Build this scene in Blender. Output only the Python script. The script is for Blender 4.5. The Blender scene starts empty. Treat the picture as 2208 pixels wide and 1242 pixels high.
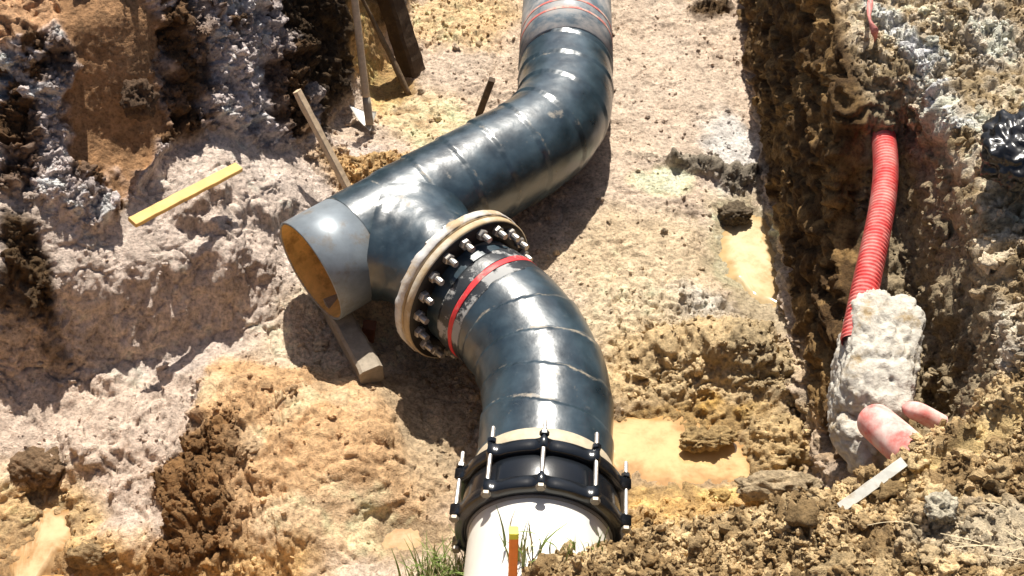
import bpy, math
import numpy as np
from mathutils import Vector, Matrix

C = bpy.context.scene
COL = C.collection
rng = np.random.default_rng(7)

# ------------------------------------------------------------------ camera, sky, sun, exposure
PITCH = math.radians(44.0); CAM_H = 3.805; FPX = 2368.0
cam = bpy.data.objects.new('camera', bpy.data.cameras.new('camera'))
COL.objects.link(cam)
cam.location = (0, 0, CAM_H)
cam.rotation_euler = (math.radians(90) - PITCH, 0, 0)
cam.data.sensor_width = 36.0
cam.data.lens = 36.0 * FPX / 2208.0
cam.data.clip_end = 300
C.camera = cam

SUN_EL, SUN_AZ = math.radians(60), math.radians(2)      # azimuth from +Y towards +X
world = bpy.data.worlds.new('World'); C.world = world; world.use_nodes = True
nt = world.node_tree; nt.nodes.clear()
sky = nt.nodes.new('ShaderNodeTexSky'); sky.sky_type = 'NISHITA'; sky.sun_disc = False
sky.sun_elevation = SUN_EL; sky.sun_rotation = SUN_AZ; sky.air_density = 0.8; sky.dust_density = 3.0
bg = nt.nodes.new('ShaderNodeBackground'); bg.inputs[1].default_value = 0.058
wo = nt.nodes.new('ShaderNodeOutputWorld')
nt.links.new(sky.outputs[0], bg.inputs[0]); nt.links.new(bg.outputs[0], wo.inputs[0])
sl = bpy.data.lights.new('sun', 'SUN'); sl.energy = 5.0; sl.angle = math.radians(0.5); sl.color = (1, .95, .86)
sun = bpy.data.objects.new('sun', sl); COL.objects.link(sun)
S = Vector((math.cos(SUN_EL) * math.sin(SUN_AZ), math.cos(SUN_EL) * math.cos(SUN_AZ), math.sin(SUN_EL)))
sun.rotation_euler = (-S).to_track_quat('-Z', 'Y').to_euler(); sun.location = (0, 3, 8)
C.view_settings.view_transform = 'Standard'; C.view_settings.look = 'None'
C.view_settings.gamma = 1.0; C.view_settings.exposure = 0.64
C.view_settings.use_curve_mapping = False
C.cycles.max_bounces = 6; C.cycles.diffuse_bounces = 3; C.cycles.glossy_bounces = 3
C.cycles.use_adaptive_sampling = True; C.cycles.use_denoising = True

# ------------------------------------------------------------------ helpers
sp, cp = math.sin(PITCH), math.cos(PITCH)
def at(px, py, z=None, Y=None):
    """world point seen at a photograph position, at height z or at distance Y"""
    u = (px - 1104) / FPX; v = (py - 621) / FPX
    d = np.array([u, cp - v * sp, -sp - v * cp])
    t = (z - CAM_H) / d[2] if z is not None else Y / d[1]
    return np.array([0, 0, CAM_H]) + d * t
# the ground is laid out on a survey grid (xs, ys) of its own; heights are common
def to_world(p):
    p = np.asarray(p, float); return np.stack([p[..., 0] * (1.037 - .03 * p[..., 2]), .92 * p[..., 1] - .925 + .12 * p[..., 2], p[..., 2]], -1)
def to_survey(p):
    p = np.asarray(p, float); return np.stack([p[..., 0] / (1.037 - .03 * p[..., 2]), (p[..., 1] + .925 - .12 * p[..., 2]) / .92, p[..., 2]], -1)
def V3(*a): return np.array(a, float)
def unit(a): a = np.asarray(a, float); return a / np.linalg.norm(a)
def smooth(a, b, x):
    t = np.clip((x - a) / (b - a), 0, 1); return t * t * (3 - 2 * t)
def lerp(a, b, t): return a + (b - a) * t

# --- noise
NL = 64
_g = rng.normal(size=(NL, NL, NL, 3)).astype(np.float32); _g /= np.linalg.norm(_g, axis=-1, keepdims=True)
_G = _g.reshape(-1, 3)
_J = rng.random((NL ** 3, 3)).astype(np.float32)
_R = rng.random(NL ** 3).astype(np.float32)
def _idx(i, j, k): return ((i & 63) * 64 + (j & 63)) * 64 + (k & 63)
def perlin(p):
    p = np.asarray(p, np.float32); i0 = np.floor(p).astype(np.int32); f = p - i0
    w = f * f * f * (f * (f * 6 - 15) + 10); out = np.zeros(len(p), np.float32)
    for dx in (0, 1):
        wx = w[:, 0] if dx else 1 - w[:, 0]
        for dy in (0, 1):
            wy = w[:, 1] if dy else 1 - w[:, 1]
            for dz in (0, 1):
                wz = w[:, 2] if dz else 1 - w[:, 2]
                g = _G[_idx(i0[:, 0] + dx, i0[:, 1] + dy, i0[:, 2] + dz)]
                out += wx * wy * wz * (g[:, 0] * (f[:, 0] - dx) + g[:, 1] * (f[:, 1] - dy) + g[:, 2] * (f[:, 2] - dz))
    return out * 1.5
def fbm(p, freq, octv=4, gain=.5, off=0.):
    p = np.asarray(p, np.float32) * freq + off; a = 1.; s = np.zeros(len(p), np.float32); n = 0
    for o in range(octv):
        s += a * perlin(p); n += a; p = p * 2.03 + 7.3; a *= gain
    return s / n * 1.35
def worley(p, freq, off=0.):
    """nearest and second nearest cell distance and the cell's random number"""
    p = np.asarray(p, np.float32) * freq + off; i0 = np.floor(p).astype(np.int32)
    f1 = np.full(len(p), 9, np.float32); f2 = f1.copy(); cid = np.zeros(len(p), np.float32)
    for dx in (-1, 0, 1):
        for dy in (-1, 0, 1):
            for dz in (-1, 0, 1):
                c = i0 + np.array([dx, dy, dz], np.int32); h = _idx(c[:, 0], c[:, 1], c[:, 2])
                q = c + _J[h] - p; d = np.einsum('ij,ij->i', q, q)
                near = d < f1
                f2 = np.where(near, f1, np.minimum(f2, d)); cid = np.where(near, _R[h], cid); f1 = np.where(near, d, f1)
    return np.sqrt(f1), np.sqrt(f2), cid

# --- meshes
def mesh_arr(name, verts, faces, smooth_shade=True, cols=None, attrs=None):
    verts = np.asarray(verts, np.float32); faces = np.asarray(faces, np.int32); k = faces.shape[1]
    me = bpy.data.meshes.new(name)
    me.vertices.add(len(verts)); me.vertices.foreach_set('co', verts.ravel())
    me.loops.add(faces.size); me.loops.foreach_set('vertex_index', faces.ravel())
    me.polygons.add(len(faces)); me.polygons.foreach_set('loop_start', np.arange(0, faces.size, k, dtype=np.int32))
    me.update(calc_edges=True)
    me.polygons.foreach_set('use_smooth', np.full(len(faces), smooth_shade))
    if cols is not None:
        a = me.attributes.new('Col', 'FLOAT_COLOR', 'POINT')
        c4 = np.ones((len(verts), 4), np.float32); c4[:, :3] = cols; a.data.foreach_set('color', c4.ravel())
    for n, v in (attrs or {}).items():
        a = me.attributes.new(n, 'FLOAT', 'POINT'); a.data.foreach_set('value', np.asarray(v, np.float32))
    me.validate(); return me
def grid_faces(nr, nc, wrap=False):
    r = np.arange(nr - 1)[:, None]; c = np.arange(nc if wrap else nc - 1)[None, :]; c2 = (c + 1) % nc
    return np.stack([r * nc + c, r * nc + c2, (r + 1) * nc + c2, (r + 1) * nc + c], -1).reshape(-1, 4)
def link(name, me, mat, parent=None, loc=None):
    o = bpy.data.objects.new(name, me); COL.objects.link(o)
    if mat and not me.materials: me.materials.append(mat)
    if parent is not None: o.parent = parent
    if loc is not None: o.location = loc
    return o
def tag(o, label=None, cat=None, group=None, kind=None):
    if label: o['label'] = label
    if cat: o['category'] = cat
    if group: o['group'] = group
    if kind: o['kind'] = kind
    return o
def thing(name, base, label, cat, group=None):
    o = bpy.data.objects.new(name, None); COL.objects.link(o); o.location = tuple(base); o.empty_display_size = .1
    return tag(o, label, cat, group)
def part(name, verts, faces, mat, root, smooth_shade=True, cols=None, attrs=None):
    """a part given in world coordinates under a thing's Empty"""
    b = np.array(root.location); return link(name, mesh_arr(name, np.asarray(verts) - b, faces, smooth_shade, cols, attrs), mat, root)
def solo(name, verts, faces, mat, label, cat, smooth_shade=True, cols=None, attrs=None, group=None):
    b = np.asarray(verts).mean(0); b[2] = np.asarray(verts)[:, 2].min()
    return tag(link(name, mesh_arr(name, verts - b, faces, smooth_shade, cols, attrs), mat, None, tuple(b)), label, cat, group)
def path_frames(P, up=(0, 0, 1)):
    T = np.gradient(P, axis=0); T /= np.linalg.norm(T, axis=1, keepdims=True)
    up = np.asarray(up, float); Sd = np.cross(T, up); Sd /= np.linalg.norm(Sd, axis=1, keepdims=True)
    return T, Sd, np.cross(Sd, T)
def sweep(P, rad, nth=64, up=(0, 0, 1)):
    """tube along P; rad(s, theta) radius array; theta 0 is the top"""
    P = np.asarray(P, float); T, Sd, U = path_frames(P, up)
    s = np.concatenate([[0], np.cumsum(np.linalg.norm(np.diff(P, axis=0), axis=1))])
    th = np.linspace(0, 2 * np.pi, nth, endpoint=False)
    SS, TH = np.meshgrid(s, th, indexing='ij'); R = rad(SS, TH)
    X = P[:, None] + R[..., None] * (np.cos(TH)[..., None] * U[:, None] + np.sin(TH)[..., None] * Sd[:, None])
    return X.reshape(-1, 3), grid_faces(len(P), nth, True), SS.ravel(), TH.ravel()
def resample(P, step):
    P = np.asarray(P, float); s = np.concatenate([[0], np.cumsum(np.linalg.norm(np.diff(P, axis=0), axis=1))])
    n = max(2, int(s[-1] / step) + 1); q = np.linspace(0, s[-1], n)
    return np.stack([np.interp(q, s, P[:, k]) for k in range(3)], 1)
def bend(A, B, Cc, R):
    """polyline A-B-C with its corner rounded to radius R"""
    A, B, Cc = map(np.asarray, (A, B, Cc)); a = unit(A - B); c = unit(Cc - B)
    ang = math.acos(np.clip(np.dot(-a, c), -1, 1)); t = R * math.tan(ang / 2); n = unit(a + c)
    O = B + n * (R / math.cos(ang / 2)); p0 = B + a * t; w0 = p0 - O
    ax = np.cross(w0, (B + c * t) - O); ax = unit(ax); pts = []
    for k in np.linspace(0, 1, 40):
        M = Matrix.Rotation(ang * k, 3, Vector(ax)); pts.append(O + np.array(M @ Vector(w0)))
    return np.vstack([A[None], pts, Cc[None]])
def lathe(profile, axis, origin, nth=64, close=True):
    """profile [(along, radius)...] turned about axis"""
    axis = unit(axis); up = np.array([0, 0, 1.]); sd = unit(np.cross(axis, up)); u = np.cross(sd, axis)
    th = np.linspace(0, 2 * np.pi, nth, endpoint=False); ring = np.cos(th)[:, None] * u + np.sin(th)[:, None] * sd
    Pv = np.array([np.asarray(origin) + axis * a + ring * r for a, r in profile]).reshape(-1, 3)
    n = len(profile); F = grid_faces(n, nth, True)
    if close:
        c = np.arange(nth); F = np.vstack([F, np.stack([(n - 1) * nth + c, (n - 1) * nth + (c + 1) % nth, (c + 1) % nth, c], -1)])
    return Pv, F
def box_beam(a, b, w, h, up=(0, 0, 1), segs=10, wob=.0, seed=0, bev=.12):
    """squared timber from a to b with rough, slightly rounded faces"""
    a = np.asarray(a, float); b = np.asarray(b, float); P = np.linspace(a, b, segs); T, Sd, U = path_frames(P, up)
    e = bev * min(w, h); x, y = w / 2, h / 2
    ring = np.array([(-x + e, y), (x - e, y), (x, y - e), (x, -y + e), (x - e, -y), (-x + e, -y), (-x, -y + e), (-x, y - e)])
    X = P[:, None] + ring[None, :, :1] * Sd[:, None] + ring[None, :, 1:] * U[:, None]
    X = X.reshape(-1, 3)
    if wob: X = X + np.stack([perlin(X * 18 + seed + k * 13) for k in range(3)], 1) * wob
    F = [tuple(f) for f in grid_faces(segs, 8, True)]
    n = len(X); X = np.vstack([X, a - 0 * T[0], b])
    for k in range(8):
        F.append((n, (k + 1) % 8, k, k)); F.append((n + 1, (segs - 1) * 8 + k, (segs - 1) * 8 + (k + 1) % 8, (segs - 1) * 8 + (k + 1) % 8))
    return X, F
def tri_fix(name, X, F):
    me = bpy.data.meshes.new(name); fs = []
    for f in F:
        g = []
        for i in f:
            if int(i) not in g: g.append(int(i))
        fs.append(g)
    me.from_pydata([tuple(v) for v in X], [], fs); me.update(); return me
def beam_obj(name, a, b, w, h, mat, label=None, cat=None, root=None, **k):
    X, F = box_beam(a, b, w, h, **k)
    base = np.array(root.location) if root is not None else X[X[:, 2].argmin()].copy()
    me = tri_fix(name, X - base, F); o = link(name, me, mat, root, None if root is not None else tuple(base))
    if label: tag(o, label, cat)
    return o

# --- materials
def new_mat(name):
    m = bpy.data.materials.new(name); m.use_nodes = True; n = m.node_tree.nodes; b = n['Principled BSDF']; return m, n, m.node_tree.links, b
def set_spec(b, v): b.inputs['Specular IOR Level'].default_value = v
def coords(n, l, scale=(1, 1, 1)):
    tc = n.new('ShaderNodeTexCoord'); mp = n.new('ShaderNodeMapping'); mp.inputs['Scale'].default_value = scale
    l.new(tc.outputs['Object'], mp.inputs[0]); return mp.outputs[0]
def noise_node(n, l, co, scale, detail=4, rough=.6):
    t = n.new('ShaderNodeTexNoise'); t.inputs['Scale'].default_value = scale; t.inputs['Detail'].default_value = detail
    t.inputs['Roughness'].default_value = rough; l.new(co, t.inputs['Vector']); return t.outputs['Fac']
def ramp(n, l, fac, stops):
    r = n.new('ShaderNodeValToRGB'); e = r.color_ramp.elements
    while len(e) < len(stops): e.new(.5)
    for k, (p, c) in enumerate(stops):
        e[k].position = p; e[k].color = (c if hasattr(c, '__len__') else (c, c, c)) + (() if hasattr(c, '__len__') and len(c) == 4 else (1,)) if hasattr(c, '__len__') else (c, c, c, 1)
    l.new(fac, r.inputs[0]); return r.outputs[0]
def mixc(n, l, fac, a, b, mode='MIX'):
    m = n.new('ShaderNodeMix'); m.data_type = 'RGBA'; m.blend_type = mode
    for sock, v in ((m.inputs[0], fac), (m.inputs[6], a), (m.inputs[7], b)):
        if isinstance(v, (int, float)): sock.default_value = v
        elif isinstance(v, tuple): sock.default_value = v + (1,) if len(v) == 3 else v
        else: l.new(v, sock)
    return m.outputs[2]
def bump(n, l, b, h, strength, dist=.01, prev=None):
    bp = n.new('ShaderNodeBump'); bp.inputs['Strength'].default_value = strength; bp.inputs['Distance'].default_value = dist
    l.new(h, bp.inputs['Height'])
    if prev is not None: l.new(prev, bp.inputs['Normal'])
    l.new(bp.outputs[0], b.inputs['Normal']); return bp.outputs[0]

def soil_material():
    m, n, l, b = new_mat('soil')
    at_ = n.new('ShaderNodeAttribute'); at_.attribute_name = 'Col'
    wt = n.new('ShaderNodeAttribute'); wt.attribute_name = 'Wet'
    co = coords(n, l)
    f1 = noise_node(n, l, co, 55, 5, .65); f2 = noise_node(n, l, co, 9, 4, .6); f3 = noise_node(n, l, co, 190, 3, .6)
    v = ramp(n, l, f1, [(.30, .50), (.5, 1.0), (.70, 1.36)])
    c = mixc(n, l, 1.0, at_.outputs['Color'], v, 'MULTIPLY')
    v2 = ramp(n, l, f2, [(.3, (.80, .78, .76)), (.7, (1.16, 1.14, 1.12))])
    c = mixc(n, l, 1.0, c, v2, 'MULTIPLY')
    f4 = noise_node(n, l, co, 95, 4, .7); c = mixc(n, l, 1.0, c, ramp(n, l, f4, [(.30, .42), (.42, 1.0), (.62, 1.0), (.74, 1.3)]), 'MULTIPLY')   # specks of darker and paler grit
    l.new(c, b.inputs['Base Color'])
    r = n.new('ShaderNodeMapRange'); r.inputs['To Min'].default_value = .93; r.inputs['To Max'].default_value = .28
    l.new(wt.outputs['Fac'], r.inputs['Value']); l.new(r.outputs[0], b.inputs['Roughness']); set_spec(b, .25)
    nb = bump(n, l, b, f1, .8, .016); nb = bump(n, l, b, f4, .7, .008, nb); bump(n, l, b, f3, .6, .004, nb)
    return m
SOIL = soil_material()

def simple(name, col, rough=.6, metal=0, var=.25, scale=30, bumpv=.15, spec=.5, stain=None, stretch=(1, 1, 1), stain_amt=(.55, .7), stain_scale=6):
    m, n, l, b = new_mat(name); co = coords(n, l, stretch); f = noise_node(n, l, co, scale, 5, .65)
    v = ramp(n, l, f, [(.25, 1 - var), (.75, 1 + var)]); c = mixc(n, l, 1.0, tuple(col), v, 'MULTIPLY')
    b.inputs['Roughness'].default_value = rough; b.inputs['Metallic'].default_value = metal; set_spec(b, spec)
    if stain is not None:
        f2 = noise_node(n, l, co, stain_scale, 6, .7); k = ramp(n, l, f2, [(stain_amt[0], 0.), (stain_amt[1], 1.)])
        c = mixc(n, l, k, c, tuple(stain))
        rr = n.new('ShaderNodeMapRange'); rr.inputs['To Min'].default_value = rough; rr.inputs['To Max'].default_value = max(rough, .85)
        l.new(k, rr.inputs['Value']); l.new(rr.outputs[0], b.inputs['Roughness'])
    l.new(c, b.inputs['Base Color'])
    if bumpv: bump(n, l, b, f, bumpv, .01)
    return m
def wrap_material():
    """glossy black tape wrap; attribute Mud carries the dried mud on it"""
    m, n, l, b = new_mat('black_tape_wrap')
    mu = n.new('ShaderNodeAttribute'); mu.attribute_name = 'Mud'; co = coords(n, l)
    f = noise_node(n, l, co, 26, 6, .7); f2 = noise_node(n, l, co, 5, 4, .6); f3 = noise_node(n, l, co, 110, 3, .6)
    base = mixc(n, l, ramp(n, l, f2, [(.35, 0.), (.7, 1.)]), (.010, .021, .029), (.042, .074, .096))  # blue of the reflected sky is tinted into the black base colour
    base = mixc(n, l, ramp(n, l, f, [(.62, 0.), (.78, .35)]), base, (.20, .22, .22))
    a = n.new('ShaderNodeMath'); a.operation = 'ADD'; l.new(mu.outputs['Fac'], a.inputs[0])
    sb = n.new('ShaderNodeMath'); sb.operation = 'MULTIPLY_ADD'; l.new(f, sb.inputs[0]); sb.inputs[1].default_value = 1.3; sb.inputs[2].default_value = -.65
    l.new(sb.outputs[0], a.inputs[1])
    k = ramp(n, l, a.outputs[0], [(.32, 0.), (.75, .85)])
    c = mixc(n, l, k, base, (.34, .28, .20)); l.new(c, b.inputs['Base Color'])
    r0 = ramp(n, l, f2, [(.3, .25), (.7, .42)])
    r = mixc(n, l, k, r0, (.8, .8, .8)); l.new(r, b.inputs['Roughness']); set_spec(b, 1.0); b.inputs['Coat Weight'].default_value = .35; b.inputs['Coat Roughness'].default_value = .22
    nb = bump(n, l, b, f2, .18, .02); nb = bump(n, l, b, f, .14, .006, nb); bump(n, l, b, f3, .08, .003, nb)
    return m
WRAP = wrap_material()
STEEL = simple('bare_grey_steel', (.21, .24, .265), .42, .2, .2, 14, .08, .5, stain=(.16, .125, .09), stain_amt=(.52, .76), stain_scale=9)
LINING = simple('ochre_lining', (.74, .46, .15), .75, 0, .3, 12, .3, .3, stain=(.20, .10, .03), stain_amt=(.50, .72), stain_scale=7)
DUCTILE = simple('black_painted_iron', (.008, .010, .013), .22, 0, .2, 20, .05, .6)
FLANGE_RIM = simple('sandy_flange_rim', (.44, .33, .19), .6, 0, .25, 18, .2, .4, stain=(.6, .56, .48), stain_amt=(.5, .7))
FLANGE_FACE = simple('dark_flange_face', (.018, .014, .010), .5, 0, .4, 25, .2, .4)
ZINC = simple('galvanised_bolt', (.42, .39, .35), .36, .6, .2, 40, .05, .5, stain=(.35, .27, .17), stain_amt=(.6, .8), stain_scale=60)
WHITE = simple('white_pipe_coat', (.72, .70, .63), .42, 0, .08, 6, .04, .45, stain=(.55, .42, .24), stain_amt=(.62, .85), stain_scale=4)
REDBAND = simple('red_band', (.62, .04, .045), .5, 0, .2, 20, .05, .4, stain=(.42, .33, .29), stain_amt=(.55, .68), stain_scale=8)
BEIGE = simple('beige_collar', (.50, .42, .30), .55, 0, .2, 25, .15, .4)
GREYTAPE = simple('pale_grey_tape', (.022, .026, .03), .4, 0, .3, 22, .2, .6, stain=(.34, .34, .33), stain_amt=(.50, .56), stain_scale=9)
REDPIPE = simple('red_conduit', (.72, .085, .08), .55, 0, .2, 30, .1, .35, stain=(.74, .42, .36), stain_amt=(.42, .75), stain_scale=11)
PINKPIPE = simple('dusty_red_pipe', (.68, .13, .11), .6, 0, .15, 20, .1, .3, stain=(.74, .58, .52), stain_amt=(.34, .60), stain_scale=8)
CONC = simple('rough_concrete', (.52, .48, .41), .9, 0, .3, 45, 1.0, .2, stain=(.34, .25, .14), stain_amt=(.52, .68), stain_scale=9)
YELLOW = simple('yellow_wood', (.72, .47, .16), .7, 0, .18, 14, .25, .3, stretch=(1, 1, 1), stain=(.50, .34, .14), stain_amt=(.52, .72), stain_scale=11)
PALEWOOD = simple('pale_wood', (.58, .43, .28), .75, 0, .25, 30, .3, .3)
GREYWOOD = simple('weathered_wood', (.30, .25, .19), .8, 0, .3, 25, .4, .3)
DARKWOOD = simple('dark_wet_wood', (.065, .040, .022), .75, 0, .4, 22, .5, .3, stain=(.20, .13, .07), stain_amt=(.55, .75))
MUDDYROD = simple('muddy_steel_rod', (.16, .11, .065), .7, .2, .4, 40, .4, .3)
BLADE = simple('pale_steel_blade', (.62, .60, .55), .4, .3, .12, 20, .08, .5)
ORANGE = simple('orange_paint', (1.0, .27, .03), .5, 0, .1, 30, .05)
LIME = simple('yellow_paint', (.80, .78, .04), .55, 0, .1, 30, .05)
BAG = simple('black_plastic', (.010, .010, .011), .28, 0, .2, 20, .1, .6)
WHITEBOARD = simple('white_board', (.62, .61, .55), .6, 0, .2, 20, .2, .4, stain=(.36, .27, .16), stain_amt=(.46, .62), stain_scale=9)
CHALK = simple('chalk_mark', (.55, .56, .54), .8, 0, .2, 60, 0)
GRASS = simple('grass_blade', (.20, .27, .07), .55, 0, .45, 12, 0)
STRAW = simple('dry_straw', (.50, .40, .24), .7, 0, .3, 20, 0)
REDSTRIPE = simple('faded_red_stripe', (.50, .13, .11), .6, 0, .2, 20, .1, .4, stain=(.45, .36, .3), stain_amt=(.45, .6), stain_scale=10)
RUBBER = simple('grey_gasket', (.16, .16, .16), .6, 0, .2, 20, .05)
def mudwater():
    m, n, l, b = new_mat('muddy_water'); at_ = n.new('ShaderNodeAttribute'); at_.attribute_name = 'Col'
    co = coords(n, l); f = noise_node(n, l, co, 7, 6, .7); v = ramp(n, l, f, [(.32, (.72, .66, .58)), (.5, (1, 1, 1)), (.68, (1.14, 1.16, 1.2))])
    l.new(mixc(n, l, 1.0, at_.outputs['Color'], v, 'MULTIPLY'), b.inputs['Base Color'])
    b.inputs['Roughness'].default_value = .06; set_spec(b, .6)
    bump(n, l, b, noise_node(n, l, co, 14, 2, .5), .03, .01); return m
WATER = mudwater()

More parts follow.
